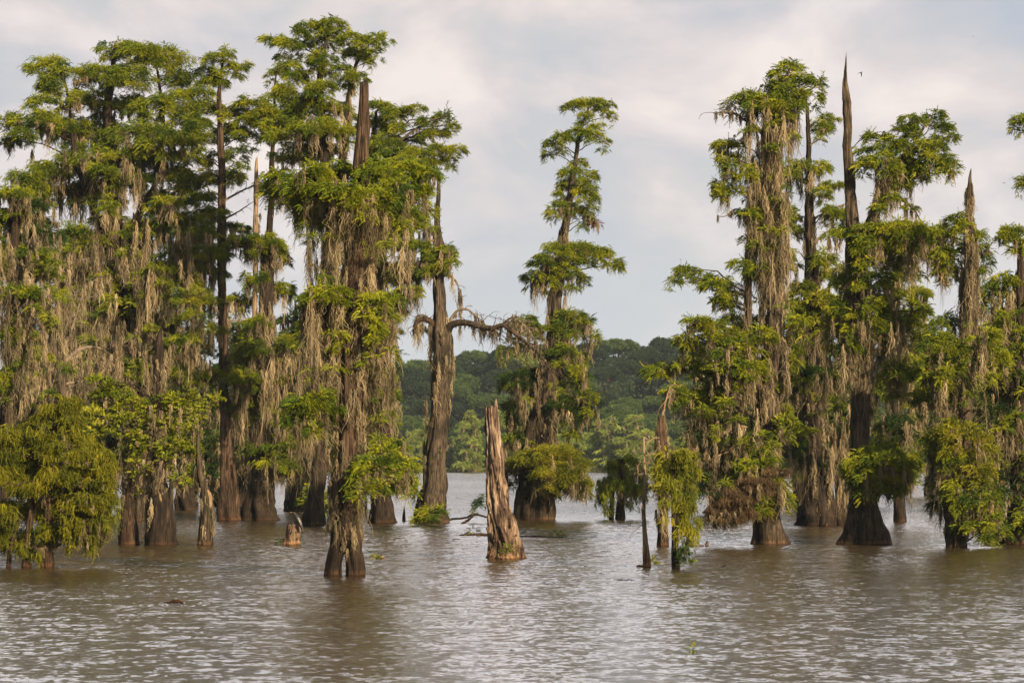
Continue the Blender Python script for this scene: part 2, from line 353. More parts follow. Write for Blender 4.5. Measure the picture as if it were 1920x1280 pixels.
def plain(name, c, rough=0.7):
    m, n, l = mat(name)
    tcn = N(n, 'ShaderNodeTexCoord'); no = N(n, 'ShaderNodeTexNoise', i_Scale=14.0, i_Detail=3.0); l.new(tcn.outputs['Object'], no.inputs['Vector'])
    cr = ramp(n, [(0.3, tuple(0.6*x for x in c)), (0.7, tuple(min(1, 1.3*x) for x in c))]); l.new(no.outputs['Fac'], cr.inputs[0])
    p = N(n, 'ShaderNodeBsdfPrincipled', i_Roughness=rough); l.new(cr.outputs[0], p.inputs['Base Color'])
    o = N(n, 'ShaderNodeOutputMaterial'); l.new(p.outputs[0], o.inputs[0]); return m
M['feather'] = plain('black_feathers', (0.012, 0.012, 0.014))
M['white'] = plain('white_feathers', (0.55, 0.52, 0.48))
M['bill'] = plain('bird_bill', (0.25, 0.16, 0.05))

# ------------------------------------------------------------------ the setting: water, hill, haze
def water():
    m, n, l = mat('lake_water')
    geo = N(n, 'ShaderNodeNewGeometry')
    def wave(scale, rot, det, k, loc):
        mpn = N(n, 'ShaderNodeMapping'); mpn.inputs['Scale'].default_value = scale; mpn.inputs['Rotation'].default_value = (0, 0, math.radians(rot)); mpn.inputs['Location'].default_value = loc
        l.new(geo.outputs['Position'], mpn.inputs[0])
        no = N(n, 'ShaderNodeTexNoise', i_Scale=1.0, i_Detail=det, i_Roughness=0.55, i_Distortion=0.3); l.new(mpn.outputs[0], no.inputs['Vector'])
        sb = N(n, 'ShaderNodeVectorMath', operation='SUBTRACT'); l.new(no.outputs['Color'], sb.inputs[0]); sb.inputs[1].default_value = (0.5, 0.5, 0.5)
        ml = N(n, 'ShaderNodeVectorMath', operation='MULTIPLY'); l.new(sb.outputs[0], ml.inputs[0]); ml.inputs[1].default_value = (k*0.6, k, 0)
        return ml.outputs[0]
    a = wave((1.5, 1.1, 1), 12, 3, WK[0], (0, 0, 0)); b = wave((0.62, 0.72, 1), -8, 2, WK[1], (5, 3, 0)); c = wave((5.0, 3.6, 1), 25, 2, WK[2], (1, 8, 0))
    s1 = N(n, 'ShaderNodeVectorMath', operation='ADD'); l.new(a, s1.inputs[0]); l.new(b, s1.inputs[1])
    s2 = N(n, 'ShaderNodeVectorMath', operation='ADD'); l.new(s1.outputs[0], s2.inputs[0]); l.new(c, s2.inputs[1])
    # calmer and rougher patches where gusts touch the lake
    mpw = N(n, 'ShaderNodeMapping'); mpw.inputs['Scale'].default_value = (0.03, 0.012, 1); l.new(geo.outputs['Position'], mpw.inputs[0])
    nw = N(n, 'ShaderNodeTexNoise', i_Scale=1.0, i_Detail=3.0); l.new(mpw.outputs[0], nw.inputs['Vector'])
    mr = N(n, 'ShaderNodeMapRange'); l.new(nw.outputs['Fac'], mr.inputs[0]); mr.inputs[1].default_value = 0.35; mr.inputs[2].default_value = 0.65; mr.inputs[3].default_value = 0.65; mr.inputs[4].default_value = 1.3
    sc = N(n, 'ShaderNodeVectorMath', operation='SCALE'); l.new(s2.outputs[0], sc.inputs[0]); l.new(mr.outputs[0], sc.inputs['Scale'])
    se = N(n, 'ShaderNodeSeparateXYZ'); l.new(geo.outputs['Position'], se.inputs[0])
    fr = N(n, 'ShaderNodeMapRange'); l.new(se.outputs['Y'], fr.inputs[0]); fr.inputs[1].default_value = 195; fr.inputs[2].default_value = 225; fr.inputs[3].default_value = 1.0; fr.inputs[4].default_value = 3.2
    sf = N(n, 'ShaderNodeVectorMath', operation='SCALE'); l.new(sc.outputs[0], sf.inputs[0]); l.new(fr.outputs[0], sf.inputs['Scale'])
    ad = N(n, 'ShaderNodeVectorMath', operation='ADD'); l.new(sf.outputs[0], ad.inputs[0]); l.new(geo.outputs['Normal'], ad.inputs[1])
    nm = N(n, 'ShaderNodeVectorMath', operation='NORMALIZE'); l.new(ad.outputs[0], nm.inputs[0])
    p = N(n, 'ShaderNodeBsdfPrincipled', i_Roughness=0.19, i_IOR=2.2); p.inputs['Base Color'].default_value = (0.042, 0.029, 0.011, 1)
    l.new(nm.outputs[0], p.inputs['Normal'])
    o = N(n, 'ShaderNodeOutputMaterial'); l.new(p.outputs[0], o.inputs[0])
    # real waves over the near lake, dying out towards the rim of the sheet; beyond it the sheet is flat
    xs = np.arange(-44, 44.01, 0.19); ys = np.concatenate([np.arange(46, 120, 0.13), np.arange(120, 222, 0.2)])
    X, Y = np.meshgrid(xs, ys); Z = np.zeros_like(X); rng = np.random.RandomState(4)
    for k in range(46):
        lam = 0.48*(4.6**rng.rand()); a = math.radians(rng.normal(78, 34)); kx, ky = 2*math.pi/lam*math.cos(a), 2*math.pi/lam*math.sin(a)
        Z += SLOPE/6.8*lam/(2*math.pi)*1.4*np.sin(kx*X + ky*Y + rng.uniform(0, 6.28) + 0.8*np.sin(X*0.11 + k) + 0.8*np.sin(Y*0.07 + 2*k))
    gust = 0.35 + 1.25*vnoise(X*0.06 + 30, Y*0.03, 64, 3)
    edge = np.clip(np.minimum.reduce([(X + 44)/4, (44 - X)/4, (Y - 46)/3, (ys[-1] - Y)/25]), 0, 1)
    Z *= gust*edge
    V = np.stack([X, Y, Z], -1).reshape(-1, 3); nx = len(xs)
    i = np.arange(len(ys)-1)[:, None]*nx; j = np.arange(nx-1)[None, :]
    Fc = np.stack([i+j, i+j+1, i+nx+j+1, i+nx+j], -1).reshape(-1, 4)
    x0, x1, y0, y1 = xs[0], xs[-1], ys[0], ys[-1]; b = len(V)
    R4 = np.array([(-1100, -150), (1100, -150), (1100, 800), (-1100, 800), (x0, y0), (x1, y0), (x1, y1), (x0, y1)], float)
    V = np.vstack([V, np.c_[R4, np.zeros(8)]])
    F2 = np.array([[0, 1, 5, 4], [1, 2, 6, 5], [2, 3, 7, 6], [3, 0, 4, 7]]) + b
    tag(mesh_obj('water', V, np.vstack([Fc, F2]), m, smooth=True), 'rippled brown lake water between the cypress trees', 'lake', kind='structure')
WK = (0.50, 0.10, 0.72); SLOPE = 0.058
water()

def hill_h(x, y):
    """height of the far bank over the water"""
    t = np.clip((y - 772)/190.0, 0, 1)
    crest = 30 + 2*np.sin(x*0.012 + 0.3) + 2*np.sin(x*0.031 + 1.1) + 3.0*np.clip((x - 10)/50, -1, 1)
    return -0.6 + np.clip((y - 764)/6, 0, 1)*1.0 + crest*(t*t*(3-2*t)) + 0.02*np.clip(y - 980, 0, 900)
def hill():
    xs = np.linspace(-1100, 1100, 221); ys = np.concatenate([np.linspace(758, 1000, 60), np.linspace(1010, 1900, 30)])
    X, Y = np.meshgrid(xs, ys); Z = hill_h(X, Y) + 0.5*np.sin(X*0.3)*np.sin(Y*0.21)*np.clip((Y-775)/20, 0, 1)
    V = np.stack([X, Y, Z], -1).reshape(-1, 3)
    i = np.arange(len(ys)-1)[:, None]*len(xs); j = np.arange(len(xs)-1)[None, :]
    Fc = np.stack([i+j, i+j+1, i+len(xs)+j+1, i+len(xs)+j], -1).reshape(-1, 4)
    m, n, l = mat('hill_ground')
    geo = N(n, 'ShaderNodeNewGeometry'); no = N(n, 'ShaderNodeTexNoise', i_Scale=0.4, i_Detail=6.0); l.new(geo.outputs['Position'], no.inputs['Vector'])
    cr = ramp(n, [(0.3, (0.02, 0.035, 0.012)), (0.7, (0.07, 0.09, 0.025))]); l.new(no.outputs['Fac'], cr.inputs[0])
    p = N(n, 'ShaderNodeBsdfPrincipled', i_Roughness=0.95); l.new(cr.outputs[0], p.inputs['Base Color'])
    o = N(n, 'ShaderNodeOutputMaterial'); l.new(p.outputs[0], o.inputs[0])
    tag(mesh_obj('hill', V, Fc, m, smooth=True), 'wooded hill rising behind the far shore of the lake', 'hill', kind='structure')
hill()

def haze():
    m, n, l = mat('haze_air')
    v = N(n, 'ShaderNodeVolumePrincipled'); v.inputs['Color'].default_value = (0.70, 0.85, 1.0, 1); v.inputs['Density'].default_value = HAZE; v.inputs['Anisotropy'].default_value = 0.0
    o = N(n, 'ShaderNodeOutputMaterial'); l.new(v.outputs[0], o.inputs['Volume'])
    x0, x1, y0, y1, z0, z1 = -1150, 1150, -180, 1950, -1.7, 95
    V = np.array([(x, y, z) for z in (z0, z1) for y in (y0, y1) for x in (x0, x1)], float)
    Fc = np.array([[0, 2, 3, 1], [4, 5, 7, 6], [0, 1, 5, 4], [2, 6, 7, 3], [0, 4, 6, 2], [1, 3, 7, 5]])
    tag(mesh_obj('haze', V, Fc, m), 'thin bluish haze over the whole lake', 'haze', kind='stuff')
HAZE = 0.000065
if HAZE > 0: haze()

# ------------------------------------------------------------------ tree builder
def trunk_at(tr, D, y):
    ys = np.array([p[1] for p in tr]); xs = np.array([p[0] for p in tr]); ws = np.array([p[2] for p in tr])
    o = np.argsort(ys); y = float(np.clip(y, ys.min(), ys.max()))
    return float(np.interp(y, ys[o], xs[o])), y, float(np.interp(y, ys[o], ws[o]))
def world_trunk(tr, D, sink=0.5):
    s = D/F
    P = [at(x, y, D) for x, y, w in tr]; R = [max(w*s/2, 0.01) for x, y, w in tr]
    P[0] = P[0].copy(); z0 = P[0][2]
    if z0 > 0.35: return P, R
    P = [P[0] - np.array([0, 0, z0 + sink])] + ([] if z0 < 0.02 else [P[0]]) + P[1:]
    if z0 >= 0.02: R = [R[0]] + R
    P[0][2] = -sink
    R[0] *= 1.04
    return P, R

def tree(name, label, cat, trunks, pads, leaf='cyp', kind='cyp', size=0.27, barks='bark', by=None, seed=1, dens=1.0, mossk=1.0,
         tmoss=(), curtains=(), limbs=(), group=None, flute=0.16, jag=0.0, dzk=1.0, lobes=6, wob=0.03, limbmoss=0.0, twigk=0, foot=0.35):
    """trunks: lists of (x, y, width); pads: (x, y, rx, ry, moss length, depth shift, leaf material); all read off the photograph at the tree's own distance"""
    rng = np.random.RandomState(seed)
    by = by if by else trunks[0][0][1]
    D = dist_of(by); s = D/F
    t0 = trunks[0][0]
    base = at(t0[0], by, D); base[2] = 0
    root = empty(name, base, label, cat, group)
    if isinstance(barks, str): barks = [barks]*len(trunks)
    jags = jag if isinstance(jag, (list, tuple)) else [jag]*len(trunks)
    for i, tr in enumerate(trunks):
        P, R = world_trunk(tr, D)
        if len(P) == 2: P.insert(1, (P[0]+P[1])/2); R.insert(1, (R[0]+R[1])/2)
        V, Fc = trunk_mesh(P, R, seed*13 + i, flute=flute, jag=jags[i]*s, lobes=lobes, wob=wob*min(1, R[0]*2), base=foot)
        mesh_obj('trunk', V, Fc, M[barks[i]], root, True)
    crown = {}; moss = Mix(); mw = max(0.020, 1.15*s)
    for pd in pads:
        x, y, rx, ry = pd[:4]; ml = pd[4] if len(pd) > 4 else 0
        dz = pd[5] if len(pd) > 5 and pd[5] is not None else rng.uniform(-1, 1)*min(2.6, 0.9*rx*s + 0.5)*dzk
        lk = pd[6] if len(pd) > 6 else leaf
        kk = 'broad' if lk in ('lime',) else ('weep' if lk == 'dead_leaf' else kind)
        c = at(x, y, D + dz); rxm, rym = rx*s, max(ry*1.2*s, 0.14); rzm = rxm*rng.uniform(0.65, 0.95)
        sz = 0.15 if lk == 'dead_leaf' else size
        pad(crown.setdefault(lk, Mix()), c, rxm, rzm, rym, min(sz, rxm*0.9), kk, rng, dens)
        for q in range(3):
            o2 = np.array([rng.uniform(-0.75, 0.75)*rxm, rng.uniform(-0.9, 0.9)*rzm, rng.uniform(-2.3, 0.35)*rym])
            pad(crown[lk], c + o2, rxm*0.42, rzm*0.42, rym*0.75, min(sz, rxm*0.6), kk, rng, dens)
        if ml:
            ml *= 0.95
            nb = max(3, int(rx/2.9*mossk)); a = rng.uniform(0, 6.283, nb); q = np.sqrt(rng.rand(nb))*0.95
            Pm = c + np.stack([q*np.cos(a)*rxm, q*np.sin(a)*rzm, -0.1*rym + rym*(-0.7*q*q)], 1)
            beards(moss, Pm, ml*s*rng.uniform(0.35, 1.15, nb), np.full((len(Pm)*34, 1), max(0.10, 4.5*s)), mw, rng)
        # the bough that carries this tier
        tx = min(range(len(trunks)), key=lambda i: abs(trunk_at(trunks[i], D, y)[0] - x) + 3*max(0, trunk_at(trunks[i], D, y)[1] - y - 40))
        dx = x - trunk_at(trunks[tx], D, y)[0]
        if abs(dx) > 0.35*rx or True:
            ys = y + 0.32*abs(dx) + 6
            sx, sy, sw = trunk_at(trunks[tx], D, ys)
            A = at(sx, sy, D); B = c - np.array([0, 0, 0.25*rym]); Lb = np.linalg.norm(B - A)
            if Lb > 0.5:
                r0 = min(0.012*Lb + 0.022, sw*s*0.45 + 0.01)
                b = Mix(); mid = A*0.45 + B*0.55 + np.array([0, 0, 0.10*Lb + rng.normal(0, 0.04)*Lb]); m1 = A*0.8 + B*0.2 + np.array([0, 0, 0.02*Lb]) + rng.normal(0, 0.03, 3)*Lb
                tube(b, [A, m1, mid, B], [r0, r0*0.8, r0*0.55, 0.018], 10, 6, 0.012*Lb, rng)
                for q in range(4 + int(rxm*1.5)):
                    a = rng.uniform(0, 6.28); e = c + np.array([math.cos(a)*rxm, math.sin(a)*rzm, rng.uniform(-0.5, 0.5)*rym])*rng.uniform(0.5, 0.95)
                    f = rng.uniform(0.5, 1.0); st = mid*(1-f) + B*f
                    tube(b, [st, (st+e)/2 + np.array([0, 0, 0.06*rxm]), e], [0.02, 0.014, 0.006], 5, 4, 0.02*rxm, rng)
                b.build('branch', M['bark_grey'] if barks[tx] != 'bark' else M['bark'], root, True)
    for lm in limbs:        # hand placed limbs: (points [(x, y, w)], depth shift at the tip, number of bare twigs, moss length, material)
        pts, dzt, nt, ml, bk = lm
        n = len(pts)
        P = [at(p[0], p[1], D + dzt*i/(n-1)) for i, p in enumerate(pts)]; R = [max(p[2]*s/2, 0.008) for p in pts]
        b = Mix(); tube(b, P, R, max(14, n*4), 7, 0.010, rng)
        C, r = resample(P, R, 60); Ltot = np.linalg.norm(np.diff(C, axis=0), axis=1).sum()
        for q in range(nt):
            i = int(rng.uniform(0.18, 0.98)*59); a = C[i]; T = unit((C[min(i+1, 59)] - C[i-1])[None])[0]
            d = unit((T*rng.uniform(0.1, 1.0) + rng.normal(0, 0.6, 3) + np.array([0, 0, rng.choice([0.5, 0.1, -0.5])]))[None])[0]
            L = rng.uniform(0.4, 1.0)*min(2.0, 0.3*Ltot); r0 = min(r[i]*0.5, 0.03)
            g = np.array([0, 0, -0.45*L])
            p1 = a + d*L*0.35 + rng.normal(0, 0.05, 3)*L; p2 = a + d*L*0.7 + g*0.25 + rng.normal(0, 0.09, 3)*L; p3 = a + d*L + g + rng.normal(0, 0.12, 3)*L
            tube(b, [a, p1, p2, p3], [r0, r0*0.8, r0*0.6, 0.005], 8, 4, 0.02*L, rng)
            for w in range(2):
                d2 = unit((d + rng.normal(0, 0.7, 3))[None])[0]; L2 = L*rng.uniform(0.25, 0.5)
                tube(b, [p2, p2 + d2*L2*0.5 + np.array([0, 0, 0.05*L]), p2 + d2*L2 - np.array([0, 0, 0.1*L])], [r0*0.5, r0*0.4, 0.004], 5, 4, 0.02*L, rng)
        b.build('branch', M[bk], root, True)
        if ml:
            ml *= 0.95
            nb = max(3, int(Ltot/s/7)); i = (rng.rand(nb)*59).astype(int)
            beards(moss, C[i], ml*s*rng.uniform(0.25, 1.1, nb), np.full((nb*34, 1), 3.5*s), mw, rng)
    for (ti, ya, yb, ml, nb) in tmoss:       # moss clinging to a trunk
        Pm = []
        for q in range(nb):
            y = rng.uniform(ya, yb); sx, sy, sw = trunk_at(trunks[ti], D, y); a = rng.uniform(0, 6.283)
            Pm.append(at(sx, sy, D) + np.array([math.cos(a), math.sin(a), 0])*sw*s*rng.uniform(0.42, 0.75))
        beards(moss, np.array(Pm), ml*s*rng.uniform(0.3, 1.1, nb), np.full((nb*34, 1), 3.5*s), mw, rng)
    for (x0, x1, y0, y1, ml, nb, dep) in curtains:   # moss hung from twigs all through a part of the crown
        Pm = np.array([at(rng.uniform(x0, x1), rng.uniform(y0, y1), D + rng.uniform(-dep, dep)) for q in range(nb)])
        Pm = Pm[:max(2, int(nb*0.75))]; nb = len(Pm)
        beards(moss, Pm, 0.75*ml*s*rng.uniform(0.25, 1.15, nb), np.full((nb*34, 1), 4.5*s), mw, rng)
        if pads:
            for q in range(int(nb*0.34)):
                c = at(rng.uniform(x0, x1), rng.uniform(y0, y1 + 0.4*ml), D + rng.uniform(-1.1, 0.6)*dep); rr = rng.uniform(6, 15)*s
                pad(crown.setdefault(leaf, Mix()), c, rr, rr*0.8, rr*0.5, min(size, rr*0.9), 'broad' if leaf == 'lime' else kind, rng, dens)
    for k, mx in crown.items():
        o = mx.build('crown', M[k], root)
        if k == 'lime' and leaf != 'lime': o['label'] = 'yellow-green broad leaves'
        if k == 'dead_leaf': o['label'] = 'brown dead foliage'
        if k == 'red_leaf': o['label'] = 'reddish dead leaves'
    moss.build('hanging_moss', M['moss'], root)
    return root

# ------------------------------------------------------------------ the near trees
# left group, from the far left
tree('cypress_tree', 'broad crowned old cypress filling the upper left, moss hung, behind the golden-green bush', 'cypress',
  [[(262,975,46),(258,930,34),(250,850,28),(236,750,27),(222,640,26),(219,560,25),(217,470,27),(216,400,24),(208,300,18),(203,200,16),(212,120,8),(216,80,3)],
   [(262,975,20),(250,750,16),(225,560,14),(205,470,16),(180,400,14),(150,320,11),(135,250,8),(125,170,5),(110,130,3)],
   [(262,975,20),(255,700,16),(240,480,14),(262,400,14),(290,345,11),(305,260,8),(300,170,6),(290,110,3)]],
  [(215,88,36,13),(262,98,42,18),(308,112,45,20),(85,118,36,13),(125,128,42,15),(165,138,30,16,30),(250,145,55,22),(330,148,32,20),(205,125,30,14),(75,185,26,9),(95,160,22,10),
   (150,178,42,18,40),(230,195,55,22,30),(305,188,48,22),(345,215,28,18),(60,222,46,16,25),(22,262,20,8,40),(22,225,24,12),(118,232,45,18,60),(180,240,55,20,60),(255,245,55,20,50),
   (320,255,50,20,50),(350,180,20,14),(360,240,22,14),(45,330,30,16,25),(88,320,45,17,60),(135,300,42,17,60),(200,285,55,20,70),(268,292,52,20,60),(325,318,45,18,70),(60,355,35,12,60),(120,350,45,14,90),
   (172,345,40,14,90),(240,335,45,15,90),(300,370,40,14,90),(345,350,30,16,60),(60,420,38,13,70),(165,440,32,13,150),(215,415,35,12,120),(262,425,38,14,130),(325,420,45,16,100),(368,432,34,16,60),
   (95,490,26,16,60),(150,500,30,12,140),(260,465,20,10,120),(300,505,38,10,130),(345,500,36,14,100),(258,545,26,9,100),(200,520,30,10,140),(345,555,40,13,70),(300,600,40,12,110),(370,480,25,14,60),(155,432,30,12,80,-2.2),(95,470,26,11,60,-2),(255,512,22,9,80,-2.4),(282,548,26,9,90,-2.2),(205,560,20,9,80,-2.4),(330,470,30,11,80,-2),(240,470,22,9,70,-2.4),(180,640,26,10,90,-1.5),(330,640,28,11,80,-2),(255,690,30,12,70,-1),(350,690,26,11,80,-1),(120,560,22,9,90,-2),(312,380,30,11,60,-2.4),(205,385,24,9,60,-2.6),(215,590,30,10,120)],
  seed=3, jag=0, mossk=1.5, curtains=[(240,385,400,520,110,60,3.5),(60,400,420,700,130,140,4),(120,380,640,860,110,70,4),(110,400,400,560,150,110,2.5),(120,400,560,680,120,80,2.5),(60,340,280,400,90,60,2.5)], tmoss=[(0,330,700,90,40)], size=0.29, dzk=1.3, dens=0.85)
tree('cypress_tree', 'moss draped cypress cut by the left edge, dark boughs above the bare grey branches', 'cypress',
  [[(6,1013,34),(5,950,24),(8,850,20),(18,700,20),(25,600,18),(30,480,16),(28,400,10),(25,350,4)]],
  [(20,362,38,13,60),(55,385,35,12,90,1,'cyp_dark'),(10,400,30,14,80,1,'cyp_dark'),(75,435,38,13,80,None,'cyp_dark'),(20,465,40,15,60),(55,480,35,14,70),(85,500,25,14,50),(20,545,45,8,110),(65,543,40,9,110),(15,500,30,12,90),
   (30,620,35,12,110),(60,660,30,12,90),(15,700,30,14,80),(-30,420,40,16,80),(-30,540,40,14,90)],
  seed=5, mossk=1.3, curtains=[(0,130,500,850,130,90,3),(0,120,400,600,150,70,2),(0,120,600,760,110,50,2)], tmoss=[(0,450,850,90,25)])
tree('bare_tree', 'dead leafless tree of pale grey tangled branches draped with moss, above the golden-green bush', 'dead tree',
  [[(128,985,26),(126,900,20),(122,800,18),(118,720,18),(108,670,17),(96,640,12),(80,600,8),(84,560,4)]],
  [], barks='bark_grey', seed=8,
  limbs=[([(112,690,12),(128,672,10),(150,655,8),(175,650,5),(200,655,3),(240,640,1)],1,22,90,'twig'),([(108,670,10),(118,640,7),(118,600,5),(130,560,3),(125,480,1)],-1,26,60,'twig'),
         ([(96,640,9),(60,628,7),(30,622,5),(0,618,3)],1.5,24,110,'twig'),([(104,690,9),(70,700,6),(40,680,4),(5,690,2)],-1,22,90,'twig'),([(100,650,7),(75,610,5),(50,590,3),(20,600,1)],-1.5,22,80,'twig'),
         ([(118,720,8),(150,715,5),(190,700,3),(225,640,1)],0.6,18,80,'twig'),([(118,660,7),(140,600,4),(160,540,2),(190,520,1)],0.6,20,80,'twig')],
  curtains=[(0,230,590,700,120,70,2.0)])
tree('cypress_tree', 'slender cypress, small airy crown on a bare reddish pole, right of the broad crowned tree', 'cypress',
  [[(434,975,46),(430,920,34),(426,860,26),(423,780,20),(419,700,18),(417,600,16),(416,480,15),(415,380,14),(414,300,13),(413,230,10),(412,160,7),(418,110,4),(422,88,2)]],
  [(425,94,12,7),(410,113,32,12),(448,128,22,8),(385,138,24,11),(465,120,8,5),(408,148,26,9),(380,172,24,12),(460,190,24,11),(395,200,28,11),(440,215,38,13),(482,215,22,10),(368,222,24,12),(430,245,34,11),(468,255,20,9),
   (385,260,38,13),(440,290,28,12),(362,292,32,15),(400,328,38,13),(440,330,18,9),(378,368,34,13),(360,410,30,13,40),(400,400,30,10,30),(455,448,38,12,50),(440,425,30,10,30),(395,470,35,12,60),(400,505,28,10,70),(440,560,30,10,60),(385,560,30,10,70),(390,620,30,12,70),(450,680,30,11,70),(400,700,28,11,60)],
  seed=11, barks='bark_red', limbs=[([(416,380,5),(440,365,4),(470,350,3),(490,340,1)],1,5,0,'twig'),([(417,412,5),(445,398,3),(475,378,1)],-1,5,0,'twig'),([(417,600,4),(450,602,3),(475,610,1)],0.5,3,60,'twig')], flute=0.08, dens=0.9)
tree('cypress_tree', 'mossy cypress with thick flared foot and thin bare top, just right of the reddish pole', 'cypress',
  [[(487,975,70),(489,930,50),(491,860,36),(494,780,32),(496,700,29),(498,620,27),(501,540,25),(504,470,20),(506,430,12),(508,360,9),(510,290,8),(512,230,6),(516,170,4),(522,125,2)]],
  [(520,132,20,11),(545,122,18,9),(515,178,24,12),(498,205,24,12),(525,215,32,13),(552,228,20,10),(500,240,24,10),(495,452,34,14,60),(520,470,24,12,60),(470,460,25,12,60),(480,520,25,12,70),(525,540,25,12,80),(520,330,14,8),(500,350,22,10),
   (480,655,40,13,90),(520,690,40,13,120),(470,705,40,12,110),(530,715,40,12,120),(480,600,30,12,110),(540,640,25,14,110),(450,760,35,12,110),(510,770,40,12,120),(540,830,45,14,120),(470,850,35,12,90),(520,870,35,12,80)],
  seed=13, barks='bark', mossk=1.4, tmoss=[(0,440,880,100,60)], curtains=[(440,570,620,800,150,80,2),(500,600,780,880,110,50,2)], flute=0.14)
tree('dead_tree', 'thin broken grey trunk, bare pole without leaves just left of the mossy cypress', 'dead tree',
  [[(473,975,17),(474,880,13),(476,720,10),(478,600,9),(479,450,9),(480,340,8),(481,303,3)]], [], barks='dead', seed=14, jag=12, tmoss=[(0,600,900,60,10)],
  limbs=[([(479,470,3),(484,430,2),(488,400,1)],0.3,2,30,'twig')], flute=0.08)
tree('cypress_tree', 'tallest cypress with an open ragged crown against the sky, rising behind the broken front trunk', 'cypress',
  [[(588,984,40),(592,930,30),(598,860,26),(602,760,26),(606,660,25),(612,560,24),(618,470,24),(626,410,22),(618,350,20),(608,290,18),(604,220,14),(600,150,11),(608,95,7),(618,55,4),(620,34,2)],
   [(588,984,18),(600,760,12),(618,470,12),(632,400,14),(640,320,13),(648,250,11),(655,180,9),(668,120,6),(692,85,3)]],
  [(622,38,20,7),(605,52,16,8),(575,45,22,8),(556,60,24,10),(512,72,22,6),(540,78,26,8),(575,85,28,10),(618,72,26,11),(640,50,14,6),(653,72,22,9),(690,72,26,10),(722,70,14,8),(700,95,14,7),(668,100,26,12),(692,116,10,6),(600,108,32,13),
   (640,128,20,13),(668,138,20,12),(652,162,14,9),(582,132,28,12),(530,105,14,7),(548,145,18,9),(600,165,32,15),(575,190,36,15),(545,200,22,11),(620,200,32,15),(545,220,34,15,40),(590,235,45,16,60),(636,245,28,13,50),(556,255,28,11,40),(540,290,34,12,40),(590,275,40,14,60),
   (540,170,24,14),(640,205,24,12),(520,250,20,9)],
  seed=17, barks='bark', curtains=[(560,650,200,300,70,24,1.5),(575,650,380,560,140,60,1.5),(560,640,560,700,140,50,1.5)], tmoss=[(0,380,900,110,50),(1,150,300,60,14)], flute=0.14, dens=0.9)
tree('cypress_tree', 'cypress behind the great front trunk with long layered boughs reaching right over open sky', 'cypress',
  [[(717,980,46),(716,930,34),(714,850,30),(712,760,30),(710,660,28),(708,560,26),(706,470,24),(702,390,20),(696,320,16),(700,260,10),(705,210,4)]],
  [(712,200,30,10),(748,210,26,10),(778,200,18,7),(702,228,28,12),(742,240,28,11),(800,228,18,9),(832,220,20,10),(848,234,11,7),(812,250,28,8),(775,262,20,7),(852,276,18,8),(822,276,26,6),(722,262,28,12),(748,280,36,8),
   (704,285,30,10),(792,288,32,6),(842,300,15,8),(800,305,26,8),(755,405,36,13,70),(790,425,28,13,60),(738,452,36,15,90),(775,462,30,13,70),(832,468,20,12,40),(805,492,30,10,80),(758,508,36,12,90),(725,500,30,12,110),(720,560,28,12,110),(750,560,20,12,70),
   (765,540,25,8,80),(722,740,26,12,120),(745,690,14,30,110,1,'cyp_dark'),(700,760,28,12,100),(728,830,28,12,80),(760,900,18,10,70),(735,790,14,9,60),(718,890,25,12,60)],
  seed=19, barks='bark', curtains=[(690,745,560,760,170,60,1.6),(690,760,820,900,80,30,1.5),(700,850,470,520,80,30,1.2)], tmoss=[(0,400,900,110,50)],
  limbs=[([(702,380,9),(730,330,8),(775,292,6),(815,280,4),(858,272,2)],1,8,20,'bark_grey'),([(700,330,7),(740,275,5),(790,235,4),(838,215,2)],-1,6,15,'bark_grey'),([(706,520,6),(760,500,5),(810,492,3),(842,500,1)],0.5,8,60,'twig')], flute=0.14, dens=0.9)
tree('cypress_tree', 'great front cypress with a snapped reddish top, its foot split into two mossy legs', 'cypress',
  [[(645,1022,12),(645,1008,36),(648,940,52),(652,850,42),(660,780,41),(664,700,48),(668,600,52),(671,500,48),(675,420,40),(676,340,27),(679,270,22),(682,210,18),(683,168,14)],
   [(621,1079,32),(624,1055,28),(630,1030,30),(639,995,42),(645,940,36)], [(666,1081,36),(665,1055,31),(661,1030,32),(653,995,42),(648,940,36)]],
  [(528,332,34,13,30),(575,322,38,15,50),(620,318,42,15,70),(660,318,30,14,40,2.2),(712,322,42,15,30),(755,318,42,15,60),(795,328,30,13,60),(560,348,40,15,70),(602,358,38,16,130),(650,362,44,16,110,-1.6),(702,360,42,17,80,-1.4),(750,352,42,17,90),
   (786,358,30,16,90),(800,385,16,12,30),(575,382,28,13,110),(690,388,38,14,110,-1.5),(640,392,30,12,140),(735,395,30,13,120),(528,355,20,10,60),(726,310,38,10),(590,400,20,10,130),
   (745,425,25,12,60),(610,548,42,17,150),(588,572,28,16,150),(634,570,24,14,130),(700,562,26,18,100,-1.0),(722,590,20,22,130),(706,620,16,16,80,-1.0),(735,562,18,12,70),
   (590,755,46,20,90,-0.6),(566,785,30,24,130),(612,765,30,16,90),(700,868,38,18,50,-1.0),(738,865,40,18,50),(678,892,22,20,50,-1.1),(762,885,20,16,70),(712,850,38,12),(690,905,14,16,40),(640,850,10,14)],
  by=1080, seed=23, barks=['bark_red','bark','bark'], jag=[26,0,0], curtains=[(560,760,330,420,140,70,1.6),(690,740,580,760,150,50,1.0),(575,640,560,720,160,60,1.3),(640,700,400,540,110,36,0.8),(630,690,560,720,120,36,0.7)],
  tmoss=[(0,400,960,110,120),(0,850,960,80,40),(1,960,1010,55,12),(2,960,1030,50,24)], size=0.25, limbs=[([(660,830,6),(672,850,5),(690,862,4),(720,855,2)],-0.8,5,30,'twig')], flute=0.22, dens=1.0, dzk=1.0, foot=0.1)
